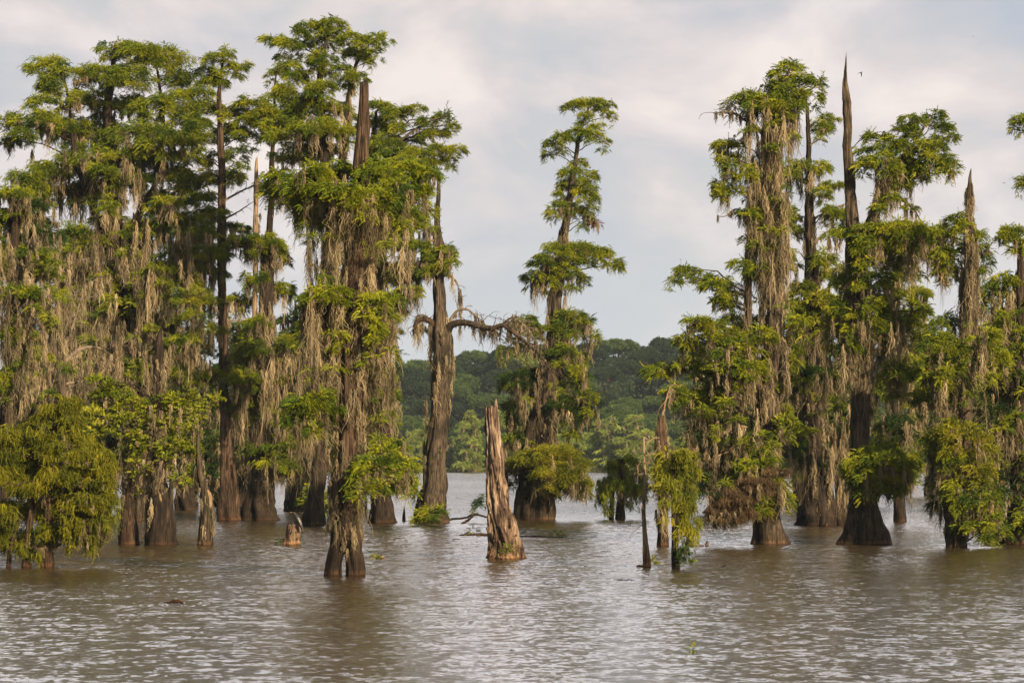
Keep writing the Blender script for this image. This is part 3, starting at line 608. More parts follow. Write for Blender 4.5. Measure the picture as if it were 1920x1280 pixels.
tree('dead_tree', 'weathered dead cypress with a broken needle top, twisted bare arms, ferns at its foot', 'dead tree',
  [[(808,980,64),(810,950,50),(813,910,42),(816,860,37),(820,800,34),(825,740,33),(828,680,35),(828,630,34),(825,600,24),(824,560,20),(824,500,18),(822,455,19),(821,425,11),(821,380,8),(821,340,5)]],
  [(838,470,12,8,20)], barks='bark_grey', seed=29, jag=14, flute=0.24, lobes=5, foot=0.3,
  limbs=[([(822,618,14),(806,602,12),(790,598,10),(780,606,9),(776,625,6)],-0.8,10,70,'bark_red'),([(780,606,5),(784,592,4),(802,592,2)],-0.8,4,20,'twig'),
         ([(838,625,16),(848,608,14),(872,605,12),(902,612,11),(922,616,11),(944,610,9),(962,622,8),(990,645,6),(1016,670,5),(1034,700,2)],-4.5,60,55,'bark_grey'),
         ([(838,610,7),(858,582,5),(880,582,4),(905,605,3),(925,620,1)],-1.2,18,45,'twig'),([(944,606,4),(960,596,3),(985,612,3),(1010,650,1)],-1.2,20,70,'twig'),
         ([(824,520,7),(842,516,5),(856,530,3),(866,560,1)],0.6,7,60,'twig'),([(822,455,6),(808,450,5),(800,446,2)],-0.5,3,0,'dead'),([(826,490,5),(838,470,3),(846,462,1)],-0.4,3,30,'twig'),([(824,500,5),(800,500,4),(770,508,2)],0.6,5,60,'twig')],
  tmoss=[(0,600,760,90,40),(0,770,860,60,8)], curtains=[(772,792,600,612,90,6,0.4)])
tree('cypress_tree', 'lone slim cypress in the centre with its tiers stacked up to a flat windswept tip', 'cypress',
  [[(1022,974,40),(1022,930,32),(1023,870,30),(1026,800,30),(1032,720,30),(1038,650,29),(1041,590,27),(1046,530,23),(1055,470,18),(1062,420,14),(1069,360,9),(1079,300,8),(1089,245,7),(1098,215,5),(1104,200,3)],
   [(985,974,48),(985,930,36),(990,860,28),(1002,780,22),(1020,700,16)]],
  [(1076,195,20,6),(1106,192,32,7),(1138,196,15,7),(1149,215,6,11),(1098,220,14,11),(1120,236,16,7),(1078,244,22,6),(1052,252,18,6),(1036,268,15,8),(1026,288,8,8),(1054,284,10,7),(1110,250,18,6),(1132,264,12,7),(1090,228,8,8),
   (1084,304,16,7),(1070,320,20,11),(1106,328,17,10),(1076,345,28,13),(1056,366,18,10),(1092,360,28,13),(1114,376,10,13),(1046,390,18,9,35),(1086,396,24,12),(1104,405,8,10),(1066,385,14,9,30),(1116,414,10,5,20,None,'red_leaf'),
   (1070,460,46,13,20),(1038,476,28,12,30),(1100,466,32,11,45),(1150,492,17,14,30),(1134,476,15,8,20),(1012,492,20,10,20),(1008,520,26,11,70),(1034,516,26,10,60),(1082,512,22,10,50),(1045,498,30,10,30),
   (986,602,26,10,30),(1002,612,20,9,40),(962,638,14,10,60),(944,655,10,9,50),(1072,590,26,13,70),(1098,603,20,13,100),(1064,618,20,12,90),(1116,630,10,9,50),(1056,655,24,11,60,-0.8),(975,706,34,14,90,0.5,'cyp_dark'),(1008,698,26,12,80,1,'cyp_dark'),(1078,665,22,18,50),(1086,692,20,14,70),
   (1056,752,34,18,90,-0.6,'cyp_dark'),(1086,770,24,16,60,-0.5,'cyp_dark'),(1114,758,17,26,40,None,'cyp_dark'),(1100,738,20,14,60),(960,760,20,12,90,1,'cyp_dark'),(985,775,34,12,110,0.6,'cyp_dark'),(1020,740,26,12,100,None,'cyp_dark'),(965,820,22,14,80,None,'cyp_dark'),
   (1000,858,44,13,40,-2.2,'bright'),(1042,850,36,14,60,-2.2,'bright'),(1070,868,30,20,60,-2.2,'bright'),(1030,878,40,15,60,-2.6,'bright'),(1075,895,28,18,50,-2.4,'bright'),(1082,900,20,18,50,-0.6,'bright'),(972,866,22,9,40,-1,'bright'),(1050,885,36,15,60,-1),(1015,880,26,12,70,-1),(1090,920,14,14,30),(955,880,20,14,60,0.5,'cyp_dark')],
  seed=31, barks=['bark_grey','bark'], tmoss=[(0,420,700,90,50),(0,700,900,90,36)], curtains=[(950,1090,700,850,100,70,1.6),(1010,1100,590,700,100,36,1.2),(965,1090,870,910,70,30,1.2),(960,1095,895,925,55,36,2.0)], dens=0.9,
  limbs=[([(1102,392,3),(1094,400,3),(1115,408,2),(1122,425,1)],-0.4,4,45,'twig'),([(1102,250,2),(1120,255,2),(1145,274,1)],-0.4,3,0,'twig'),([(1032,720,10),(1070,700,8),(1100,740,6),(1112,770,3)],-0.6,3,60,'bark')])
tree('cypress_tree', 'small dark drooping cypress standing alone in open water right of the lone slim cypress', 'cypress',
  [[(1162,973,17),(1163,940,13),(1166,900,10),(1168,860,6)],[(1146,972,9),(1148,930,7),(1158,900,6),(1165,880,5)]],
  [(1158,872,20,10,50,None,'cyp'),(1140,893,18,11,50),(1178,885,20,12,50,None,'cyp'),(1130,905,10,8,40),(1208,900,9,10,40),(1150,912,26,16,40),(1198,895,18,18,40),(1128,925,12,12,20),(1185,915,22,14,40),(1165,860,20,11),(1205,920,9,13,20),(1185,860,14,12)],
  leaf='cyp', kind='weep', seed=37, dens=1.0)
tree('dead_tree', 'thin pale leafless trunk with a curl of bare twigs, left of the young cypress', 'dead tree',
  [[(1213,1063,15),(1212,1040,13),(1210,1015,9),(1208,985,7),(1207,950,6),(1209,900,5),(1208,860,4),(1207,818,2)]], [], barks='dead', seed=41, flute=0.2, wob=0.02,
  limbs=[([(1208,880,3),(1198,890,2),(1196,872,2),(1206,868,1)],0.2,12,0,'dead'),([(1208,870,3),(1222,862,2),(1212,845,1)],-0.2,10,0,'dead'),([(1208,850,2),(1216,828,2),(1236,820,1)],0.2,4,0,'dead'),([(1208,855,2),(1225,850,1),(1232,852,1)],0.2,3,0,'dead'),([(1208,980,2),(1196,990,1),(1184,1002,1)],0.1,3,0,'twig')],
  tmoss=[(0,900,975,40,6)])
tree('dead_tree', 'mossy brown dead trunk with a thin hooked tip, behind the thin pale one', 'dead tree',
  [[(1243,1024,20),(1242,990,17),(1242,940,18),(1242,880,20),(1241,830,19),(1239,795,14),(1240,778,8)]],
  [(1240,885,15,11),(1246,915,14,12,30),(1255,850,15,8,30),(1232,905,10,10,20)], leaf='bright', barks='bark_red', seed=43, limbs=[([(1240,790,6),(1245,765,4),(1251,742,3),(1257,724,2),(1266,721,2),(1273,727,1)],0.3,3,0,'dead'),([(1240,812,3),(1225,822,2),(1210,830,1)],-0.3,4,0,'dead')],
  tmoss=[(0,780,990,80,30)], size=0.4)
tree('cypress_sapling', 'young cypress with bright yellow-green drooping sprays, in front of the hooked dead trunk', 'sapling',
  [[(1267,1066,15),(1266,1040,13),(1265,1000,11),(1264,950,10),(1263,900,7),(1262,860,5),(1262,838,3)]],
  [(1284,846,22,6),(1268,862,18,8),(1268,884,26,11),(1240,884,14,9),(1298,884,14,11,40),(1288,905,20,13,50),(1252,905,18,12),(1278,930,22,15,30),(1290,960,20,14),(1284,940,16,12),(1300,985,12,14),(1280,985,18,12),(1248,935,12,12),(1290,1003,12,8),(1282,1028,14,7,20,None,'cyp_dark'),(1302,850,8,12,20)],
  leaf='bright', kind='weep', barks='bark', seed=47, size=0.22, limbs=[([(1262,850,3),(1280,842,2),(1303,842,1)],-0.2,3,20,'twig'),([(1262,930,3),(1259,910,2),(1263,900,1)],-0.3,1,0,'dead')], dens=1.1)
# right group
tree('cypress_tree', 'tall thick cypress smothered in long grey moss under a ragged top, left of the spire', 'cypress',
  [[(1443,1020,66),(1441,985,50),(1438,930,38),(1438,860,34),(1441,780,34),(1447,700,36),(1451,620,36),(1451,540,34),(1449,460,34),(1446,380,34),(1443,310,30),(1446,260,24),(1455,210,14),(1466,170,8),(1480,130,4)],
   [(1443,1020,18),(1430,800,14),(1412,690,13),(1404,600,13),(1402,520,12),(1408,440,10),(1425,370,10)]],
  [(1486,120,18,7),(1466,130,20,6),(1456,158,32,13),(1500,152,30,13),(1532,160,15,18),(1480,172,30,12,40),(1404,184,32,10,20),(1376,192,18,10),(1428,190,26,13,90),(1470,188,32,13,130),(1368,272,25,15,80),(1358,298,15,14,90),(1344,345,10,8,70),(1358,352,16,10,70),
   (1408,396,28,9,80),(1440,402,30,9,100),(1475,390,18,11,40),(1545,150,6,14),(1500,195,12,10),(1490,250,8,8),
   (1262,524,14,7),(1288,506,22,8),(1320,514,22,8),(1345,530,28,11),(1372,545,25,12,50),(1350,560,20,8,40),(1390,492,20,6),(1420,505,14,9,30),(1308,602,32,10,40),(1290,636,25,13,50),(1340,620,32,15,70),(1390,602,38,15,50),(1420,625,34,13,70),(1375,652,32,13,90),
   (1246,690,34,8,30),(1286,684,26,11,50),(1368,690,38,14,70,-1,'lime'),(1402,692,38,16,90,-1.4),(1420,680,22,12,60),(1290,745,32,13,90),(1265,728,20,9,50),(1325,738,30,12,90),(1480,640,22,17,90),(1495,600,20,13,70),(1392,828,17,24,60,-1),(1452,760,26,13,90),(1472,790,18,11,70,-1,'lime'),
   (1340,790,28,14,100,1,'cyp_dark'),(1310,830,24,14,90,1,'cyp_dark'),(1350,850,26,14,80,1,'cyp_dark'),(1420,875,38,15,70,-1.4),(1448,900,34,20,80,-1.4,'bright'),(1395,880,24,12,60),(1430,850,26,9,40),(1405,930,30,16,70,-1),(1350,955,28,13,50,-3.2,'dead_leaf'),(1382,930,34,15,60,-3.4,'dead_leaf'),(1418,905,32,12,40,-3.4,'dead_leaf'),(1455,880,26,8,20,-3.2,'dead_leaf'),(1370,960,26,10,50,-3.2,'dead_leaf'),(1400,935,30,12,60,-1.7),(1470,930,18,14,50,-1)],
  seed=53, barks=['bark_grey','bark_grey'], curtains=[(1395,1490,190,280,150,70,1.5),(1400,1480,300,420,160,70,1.4),(1345,1420,285,330,110,26,1.0),(1400,1480,400,520,140,50,1.3),(1330,1480,620,800,120,80,2.0),(1280,1400,760,860,110,50,2),(1395,1470,900,930,60,16,1.2)],
  tmoss=[(0,220,560,150,120),(0,560,860,100,60),(1,420,640,90,20)], dzk=1.1, size=0.29, dens=1.0,
  limbs=[([(1446,280,9),(1425,245,7),(1400,228,5),(1375,212,4),(1338,212,2)],-1,5,30,'bark_grey'),([(1450,260,7),(1475,215,5),(1510,180,3)],0.8,5,20,'bark_grey'),([(1400,400,4),(1380,392,3),(1360,405,2),(1345,405,1)],-0.5,2,20,'twig'),([(1440,640,7),(1470,640,5),(1475,700,3)],-0.8,4,110,'twig'),
         ([(1400,835,5),(1370,845,4),(1345,855,3),(1335,868,2)],-1.6,7,70,'dead'),([(1400,800,4),(1380,800,3),(1360,812,2)],-1.5,6,20,'dead')])
tree('cypress_tree', 'thin topped cypress with sparse tufts and wide dark buttress, between mossy trunk and spire', 'cypress',
  [[(1537,984,76),(1536,950,56),(1533,900,42),(1530,820,34),(1526,720,28),(1523,620,24),(1521,520,22),(1518,420,16),(1517,330,10),(1515,250,7),(1512,195,5),(1506,165,2)],
   [(1579,980,24),(1577,930,18),(1574,860,15),(1566,780,14)], [(1505,984,14),(1507,950,10),(1512,900,9),(1520,840,8)]],
  [(1558,222,22,7),(1545,240,18,10,18),(1532,228,12,7),(1500,312,28,12,50),(1532,312,20,11,60),(1486,332,18,14,60),(1560,345,22,7,20),(1542,362,18,9,30),(1578,398,24,13,50),(1556,395,18,12,40),(1490,408,22,12,40),(1502,430,13,10,30),(1478,470,12,8,40),
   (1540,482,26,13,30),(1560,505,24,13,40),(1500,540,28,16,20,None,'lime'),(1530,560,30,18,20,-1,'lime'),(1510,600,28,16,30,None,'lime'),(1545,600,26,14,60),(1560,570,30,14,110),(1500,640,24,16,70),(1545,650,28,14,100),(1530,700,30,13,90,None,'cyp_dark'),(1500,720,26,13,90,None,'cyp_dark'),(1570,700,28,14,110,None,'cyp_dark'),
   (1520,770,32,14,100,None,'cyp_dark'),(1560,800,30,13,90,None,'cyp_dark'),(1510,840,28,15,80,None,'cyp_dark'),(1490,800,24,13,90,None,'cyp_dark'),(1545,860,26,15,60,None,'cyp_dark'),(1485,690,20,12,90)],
  seed=59, barks='bark', curtains=[(1480,1590,480,640,90,40,1.6),(1480,1600,640,860,110,80,1.8)], tmoss=[(0,300,520,70,30),(0,520,930,100,60),(0,850,945,60,50),(1,800,930,70,24)], flute=0.3,
  limbs=[([(1518,420,3),(1535,405,3),(1560,392,3),(1590,380,2),(1605,370,1)],0.6,4,15,'twig'),([(1516,275,4),(1535,262,3),(1550,265,2)],-0.5,3,0,'twig'),([(1519,460,5),(1545,440,4),(1560,428,2)],0.5,4,30,'twig')], dens=0.85)
tree('cypress_tree', 'cypress with snapped grey spire, leafy right arm and wide flared foot under green skirt', 'cypress',
  [[(1622,1020,84),(1622,1000,68),(1621,975,58),(1618,940,44),(1615,900,36),(1613,840,33),(1613,760,34),(1614,690,34),(1611,620,32),(1607,550,34),(1604,480,34),(1600,430,26),(1595,370,20),(1592,300,17),(1589,230,15),(1586,180,12),(1585,152,6),(1586,122,1.5)],
   [(1615,900,14),(1612,620,14),(1608,500,18),(1622,440,20),(1640,400,19),(1652,360,18),(1668,320,13),(1695,290,9),(1720,262,7),(1738,228,4)]],
  [(1748,214,20,9),(1712,222,20,9),(1696,240,24,10),(1762,238,22,10),(1642,256,22,10),(1672,264,26,10),(1704,272,34,12),(1742,268,28,12),(1782,256,14,6),(1618,282,14,7),(1626,304,22,9,20),(1662,298,30,12,80),(1702,308,30,12,80),(1740,304,26,12,40),(1778,298,20,9,35),(1730,330,11,10,30),(1785,318,10,8,40),(1688,332,20,9,60),
   (1622,430,34,14,50,-1),(1660,422,40,14,70,-1),(1700,428,40,16,110,-1),(1736,440,22,18,70),(1642,452,38,15,80,-1.2),(1616,468,20,14,60,-1.2),(1692,455,34,15,110),(1760,440,24,13,60),
   (1566,440,18,11,50),(1590,520,28,13,70),(1640,532,38,17,50,-0.8),(1680,560,34,17,80),(1718,582,26,17,80),(1698,605,30,16,80),(1572,582,34,18,130),(1620,598,36,17,120,-1),(1655,630,26,15,110),(1680,690,26,17,90),(1725,620,16,14,70),(1590,650,26,14,130,None,'cyp_dark'),(1640,580,28,15,60),
   (1620,866,30,16,40,-1.4),(1650,850,32,15,50,-1.2),(1690,858,30,17,60),(1710,868,14,17,90),(1645,880,38,16,60,-1.4),(1600,880,20,14,60),(1680,880,30,15,70,-1),(1662,838,22,10,20),(1632,900,26,10,50,1),(1640,862,40,18,60,-1.8),(1680,866,36,18,60,-1.6),(1605,868,22,14,40,-1.4),(1650,892,40,14,80,-1.2),(1700,885,20,14,100,-0.6)],
  seed=61, barks=['bark_grey','bark_grey'], jag=[30,0], curtains=[(1640,1720,300,350,110,40,1.0),(1620,1750,440,480,110,46,1.2),(1560,1700,560,720,120,60,1.6),(1600,1700,850,890,80,20,1.0)], tmoss=[(0,480,700,120,90),(0,700,830,70,16),(1,330,450,90,30),(0,860,920,60,16)],
  size=0.28, limbs=[([(1584,200,9),(1582,182,6),(1581,166,1)],0,0,0,'bark_grey'),([(1594,330,5),(1610,318,3),(1622,300,1)],0.4,2,0,'dead'),([(1630,400,8),(1680,372,7),(1710,390,4),(1730,420,2)],0.8,6,70,'bark_grey')], flute=0.2, lobes=5, dens=1.0, foot=0.4)
tree('cypress_tree', 'mid height cypress just right of the spire tree, slim stem above the green skirt', 'cypress',
  [[(1688,978,26),(1686,920,18),(1682,820,15),(1679,720,14),(1676,620,13),(1680,520,10),(1690,480,4)]],
  [(1700,500,24,12,70),(1670,520,24,13,80),(1720,545,24,14,60),(1660,600,26,14,90),(1720,640,30,14,60),(1700,680,30,14,90),(1740,690,28,14,50),(1660,720,28,13,90),(1720,745,30,13,80,None,'cyp_dark'),(1690,790,28,13,80,None,'cyp_dark'),(1665,800,22,12,60)],
  seed=63, curtains=[(1650,1740,560,780,100,50,1.6)], tmoss=[(0,520,850,90,26)])
tree('cypress_tree', 'cypress ending in a moss wrapped spike, thick yellow-green bushes on its lower stem', 'cypress',
  [[(1794,1026,36),(1791,1000,36),(1791,960,38),(1795,900,30),(1804,820,27),(1810,740,26),(1814,660,26),(1817,580,26),(1819,510,24),(1820,455,20),(1819,420,13),(1818,370,11),(1818,340,6),(1819,316,1)]],
  [(1790,410,22,10),(1800,428,18,10,40),(1770,440,22,13,40),(1762,478,16,16,100),(1788,472,22,17,60),(1850,466,13,16,40),(1824,452,14,8),(1840,440,12,8),(1846,495,13,16,40),(1770,505,16,14,90),(1800,500,16,14,50),
   (1760,640,32,17,30),(1770,680,42,18,50),(1738,702,32,15,40),(1790,720,36,17,70),(1760,742,42,15,70),(1850,622,26,17,40),(1858,662,32,17,70),(1800,652,22,14,40),(1770,600,24,15,50),
   (1790,798,32,10,40,-1.4,'bright'),(1812,812,42,15,70,-1.4,'bright'),(1850,842,26,16,60,-1,'bright'),(1762,820,22,13,140),(1770,862,18,11,140),(1832,872,30,17,70,-1.3,'bright'),(1790,850,30,13,110,-1),(1800,912,22,12,90,-1.2),(1842,930,30,19,60,-1.4),(1862,955,22,17,40,-1.4),(1832,985,25,12,30,-1.4),(1760,900,18,14,60,1,'cyp_dark'),(1755,945,14,10,60,1,'cyp_dark'),(1875,990,16,12,20),(1815,950,22,13,60,-1.2)],
  seed=67, barks='bark_grey', curtains=[(1745,1850,600,760,100,60,1.6),(1740,1800,800,900,130,50,1.0),(1800,1860,840,960,80,30,1.0)], tmoss=[(0,345,460,60,36),(0,440,720,120,90),(0,900,1000,60,14)], size=0.28,
  limbs=[([(1810,790,4),(1815,770,4),(1825,772,2),(1832,765,1)],-1.4,5,0,'dead'),([(1822,470,5),(1838,462,4),(1856,464,2)],0.4,3,30,'twig')], flute=0.24, dens=1.0)
tree('cypress_tree', 'dark leafy cypress cut by the right edge, heavy with moss down to the water', 'cypress',
  [[(1906,1021,52),(1907,980,38),(1909,900,33),(1910,800,30),(1911,700,28),(1913,600,22),(1915,520,15),(1916,450,6)]],
  [(1882,438,20,7,30),(1905,446,22,11,50),(1896,428,20,7),(1880,526,26,12,60),(1858,545,18,10,50),(1900,552,26,15,70),(1912,612,26,15,80),(1890,652,26,17,70),(1880,722,32,17,90,None,'cyp_dark'),(1908,780,30,16,90,None,'cyp_dark'),(1892,850,26,15,80,None,'cyp_dark'),(1890,920,26,20,60,None,'cyp_dark'),
   (1898,980,30,20,30),(1872,1000,22,14,20),(1895,692,26,14,70),(1880,600,24,15,60),(1860,760,24,13,80,None,'cyp_dark'),(1940,560,30,15,60),(1940,700,30,16,80),(1940,850,30,16,80),(1935,960,30,18,40),(1870,680,22,14,70),(1865,880,20,14,60,None,'cyp_dark')],
  seed=71, barks='bark', curtains=[(1850,1919,540,760,110,60,1.6),(1850,1919,760,940,100,50,1.6)], tmoss=[(0,500,900,100,50)], size=0.30)
tree('cypress_tree', 'cypress beyond the right edge, only two sprigs of its boughs showing high against the sky', 'cypress',
  [[(1985,1000,50),(1984,900,34),(1982,700,28),(1978,500,22),(1975,350,14),(1972,220,6)]],
  [(1908,226,12,8),(1902,242,8,6),(1922,222,20,10),(1914,345,8,9),(1925,340,16,12),(1960,230,30,14),(1960,330,30,14),(1975,420,34,14),(1965,520,30,14,40),(1975,620,30,14,60)], seed=73, dens=0.8, dzk=0.4,
  limbs=[([(1976,370,4),(1930,342,2),(1898,334,1)],0,3,0,'bark')])

# left foreground
tree('cypress_bush', 'bushy golden-green cypress with weeping foliage, front left, on two short dark trunks', 'cypress',
  [[(86,1064,30),(87,1040,22),(88,1000,17),(92,930,14),(98,850,11),(104,780,7)],[(50,1063,18),(53,1030,15),(58,970,12),(72,900,10)],[(17,1055,8),(22,1020,8),(40,960,8)]],
  [(120,752,34,14),(96,775,36,16),(140,780,24,14),(40,800,40,17),(78,815,36,18),(10,810,30,17),(150,815,24,14),(168,836,38,16),(120,838,44,18),(60,858,44,19),(18,845,32,18),(200,860,24,15),(142,878,38,18),(188,898,32,18),
   (100,895,40,18),(35,905,40,18),(160,928,40,19,30),(208,935,18,20),(118,942,38,18),(68,950,38,18,30),(16,955,32,18,30),(178,965,30,17,50),(96,985,36,17,60),(145,1000,26,14,50),(30,1000,34,15,50),(-20,880,36,18),(-20,960,36,18),(60,1015,26,12,30),(190,990,18,12,40)],
  leaf='olive', kind='weep', seed=79, size=0.24, barks='bark_red', dens=1.25, dzk=1.3, curtains=[(30,220,880,980,60,36,1.2)], limbs=[([(95,880,4),(120,900,3),(155,905,1)],-1,3,0,'twig'),([(100,860,4),(130,846,3),(160,850,1)],-1,2,0,'twig')])
tree('dead_tree', 'narrow cone-footed trunk wrapped in moss, left of the wide grooved trunk', 'dead tree',
  [[(240,1021,42),(240,1000,34),(240,970,27),(242,930,20),(245,880,15),(247,820,11),(246,770,5)]], [], barks='bark_red', seed=83, tmoss=[(0,780,950,90,40)], curtains=[(228,275,850,900,90,14,0.5)], flute=0.08, foot=0.15)
tree('tupelo_tree', 'wide grooved trunk with orange waterline, sprays of bright yellow-green broad leaves on both sides', 'tupelo',
  [[(301,1022,56),(300,995,50),(300,960,44),(299,920,36),(298,870,26),(297,810,19),(296,750,19),(296,700,20),(298,660,18),(297,635,10),(301,618,3)]],
  [(186,712,22,8),(200,738,32,12),(238,750,32,14),(180,778,30,13),(215,720,20,9),(290,762,32,14),(322,742,26,13),(346,756,26,11),(396,746,20,6),(350,740,22,8),(368,772,14,9),(230,782,28,11),(292,790,28,11),(262,840,26,11),(322,832,30,12),(345,818,18,14,20,1,'cyp'),(345,840,26,14,40,1,'cyp'),(165,800,26,12),(250,812,26,10),(310,810,26,10),(300,870,18,8)],
  leaf='lime', kind='broad', seed=89, size=0.30, barks='bark', tmoss=[(0,640,740,50,20),(0,760,960,80,60)], curtains=[(255,360,840,900,70,36,1.0),(200,380,760,830,60,30,1.0)], flute=0.2, jag=6, dens=0.36, dzk=0.9, lobes=9)
tree('dead_tree', 'short broken trunk with grey moss and whip-thin bent top, right of the wide grooved trunk', 'dead tree',
  [[(385,1022,26),(385,995,23),(388,960,25),(384,925,20),(376,890,14),(373,850,8),(372,820,5),(376,790,4),(374,770,2)]], [], barks='bark_grey', seed=97, tmoss=[(0,860,990,60,30)], limbs=[([(384,920,14),(392,930,12),(393,960,9)],-0.1,0,30,'dead'),([(374,860,3),(382,872,2),(384,885,1)],-0.2,2,10,'twig')], wob=0.01)

# hidden depth of the swamp: trees half seen through the gaps
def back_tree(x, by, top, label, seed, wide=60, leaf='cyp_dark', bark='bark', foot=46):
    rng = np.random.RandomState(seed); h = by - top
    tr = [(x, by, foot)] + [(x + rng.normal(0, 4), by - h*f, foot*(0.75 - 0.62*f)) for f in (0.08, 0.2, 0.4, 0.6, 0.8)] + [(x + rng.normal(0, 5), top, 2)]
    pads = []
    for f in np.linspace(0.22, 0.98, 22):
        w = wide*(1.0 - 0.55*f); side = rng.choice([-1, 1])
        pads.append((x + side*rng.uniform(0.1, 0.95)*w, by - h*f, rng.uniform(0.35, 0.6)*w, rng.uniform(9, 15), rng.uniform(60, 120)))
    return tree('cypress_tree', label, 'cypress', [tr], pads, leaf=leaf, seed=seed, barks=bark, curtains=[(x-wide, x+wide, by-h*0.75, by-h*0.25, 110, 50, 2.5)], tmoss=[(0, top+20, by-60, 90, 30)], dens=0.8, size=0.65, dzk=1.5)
back_tree(60, 958, 640, 'shaded cypress in the back of the left group, behind the bare grey branches', 101, 80)
back_tree(165, 962, 560, 'shaded cypress in the back, between the golden-green bush and the yellow-green broad leaves', 102, 80)
back_tree(352, 956, 590, 'shaded cypress in the back, left of the slender reddish pole', 103, 70)
back_tree(555, 958, 560, 'shaded cypress in the back, just left of the great front cypress', 104, 70)
back_tree(660, 950, 470, 'shaded cypress directly behind the great front cypress', 105, 60)
back_tree(1340, 962, 640, 'shaded bushy cypress behind the boughs left of the thick mossy trunk', 106, 70)
back_tree(1400, 955, 700, 'shaded cypress close behind the thick mossy trunk', 107, 60)
back_tree(1745, 930, 640, 'smaller green cypress far back in the gap between the two right hand trunks', 108, 50, 'cyp', foot=20)
back_tree(1860, 962, 560, 'shaded cypress in the back at the right, behind the yellow-green bushes', 109, 70)
back_tree(110, 950, 430, 'tall shaded cypress in the back of the left group, beyond the broad crowned tree', 112, 90)
back_tree(280, 948, 470, 'tall shaded cypress in the back, right behind the wide grooved trunk', 113, 80)
back_tree(450, 950, 600, 'shaded cypress in the back, right of the slender reddish pole', 114, 60)
back_tree(1500, 950, 560, 'tall shaded cypress in the back, behind the wide dark buttress', 115, 60)
back_tree(1600, 948, 600, 'shaded cypress in the back, directly behind the flared foot under the skirt of green', 116, 60)
back_tree(1800, 950, 620, 'shaded cypress in the back, behind the moss wrapped spike', 117, 50)
tree('shrub', 'round yellow-green shrub at the water behind the reddish pole', 'shrub', [[(405,948,18),(405,930,12),(404,900,6)]], [(400,905,20,10),(414,915,18,11),(405,930,22,10),(395,925,14,9)], leaf='lime', kind='broad', seed=110, dens=0.6, size=0.4)
tree('shrub', 'small bright green shrub over the water, just left of the great front cypress', 'shrub', [[(598,982,10),(596,960,7),(594,930,4)]], [(590,925,20,10),(582,938,14,10),(600,940,16,12),(590,915,14,7)], leaf='lime', kind='weep', seed=111, dens=0.9, size=0.35)

# ------------------------------------------------------------------ stumps, knees, drift
def stump(name, label, tr, seed, jag, m=110, mt='stump', depth=0.30, cat='stump', group=None, lean_top=None):
    D = dist_of(tr[0][1]); s = D/F; rng = np.random.RandomState(seed)
    P, R = world_trunk(tr, D, 0.3)
    n = max(24, int(np.linalg.norm(P[-1]-P[0])/0.05)); C, r = resample(P, R, n)
    th = np.arange(m)*2*math.pi/m; h = (C[:, 2])[:, None]; u = th[None, :]/(2*math.pi)
    sk = u + 0.035*h          # the grain leans a little round the trunk
    q = vnoise(sk*26, h*0.9, 26, 1)*0.5 + vnoise(sk*52, h*2.2, 52, 2)*0.28 + vnoise(sk*9, h*0.5, 9, 4)*0.5 - 0.62
    plate = np.where(vnoise(sk*22, h*1.1+4, 22, 6) > 0.52, 0.11, -0.11)
    q = q + 0.5*np.abs(vnoise(sk*15 + 0.15*np.sin(h*3), h*0.7 + 7, 15, 3) - 0.5)*2 - 0.22
    k = depth*2.7*q + plate*(0.8 + depth)
    k = k - 0.38*np.exp(-((np.cos(th[None, :] - 4.35) - 1)**2)/0.05)*np.exp(-((h - 0.55)/0.42)**2)*(1 if depth < 0.4 else 0)
    rr = r[:, None]*(1 + k)
    V = C[:, None, :] + np.stack([rr*np.cos(th)[None], rr*np.sin(th)[None], np.zeros_like(rr)], -1)
    z = np.linspace(0, 1, n)[:, None]; w = np.clip((z - 0.9)/0.1, 0, 1)
    side = np.exp(-((np.cos(th - 5.6) - 1)**2)/0.004)[None, :]
    V[:, :, 2] += w*jag*s*(0.5*vnoise(u*26, h*0+2, 26, 3) + 0.35*vnoise(u*9, h*0, 9, 8) + 0.9*side - 0.4)
    V = V.reshape(-1, 3)
    i = np.arange(n-1)[:, None]*m; j = np.arange(m)[None, :]; j2 = (j+1) % m
    Fc = np.stack([i+j, i+j2, i+m+j2, i+m+j], -1).reshape(-1, 4)
    top = V[-m:].mean(0) - np.array([0, 0, jag*s*0.9]); V = np.vstack([V, top]); c = len(V)-1; b = (n-1)*m
    Ft = np.stack([b + np.arange(m), b + (np.arange(m)+1) % m, np.full(m, c)], -1)
    base = at(tr[0][0], tr[0][1], D); base[2] = 0
    root = empty(name, base, label, cat, group)
    mesh_obj('trunk', V, [Fc, Ft], M[mt], root, False)
    sp = Mix()
    for q_ in range(int(6 + 26*(n/80))):
        i0 = rng.randint(2, n-3); a = rng.uniform(3.2, 6.2); L = rng.uniform(0.12, 0.5)*min(1.0, (C[-1][2] - C[0][2])/3)
        d = np.array([math.cos(a), math.sin(a), 0]); p = C[i0] + d*r[i0]*rng.uniform(0.95, 1.12)
        tube(sp, [p - np.array([0, 0, L*0.5]), p + d*0.02, p + d*rng.uniform(0.0, 0.05) + np.array([rng.normal(0, .02), 0, L*0.5])], [r[i0]*0.05, r[i0]*0.11, 0.004], 6, 5)
    sp.build('splinters', M[mt], root)
    return root, D, s
rt, D_, s_ = stump('tree_stump', 'tall jagged stump of split orange wood standing alone in the centre foreground', [(947,1047,66),(945,1025,56),(939,985,48),(935,950,41),(930,900,32),(927,850,27),(924,800,23),(922,768,20)], 7, 30)
g = Mix(); rng = np.random.RandomState(5)
for k in range(3): pad(g, at(942 + k*9, 1032 - k*4, D_ - 0.75), 0.16, 0.10, 0.22, 0.13, 'broad', rng, 0.35)
g.build('sprout', M['lime'], rt)
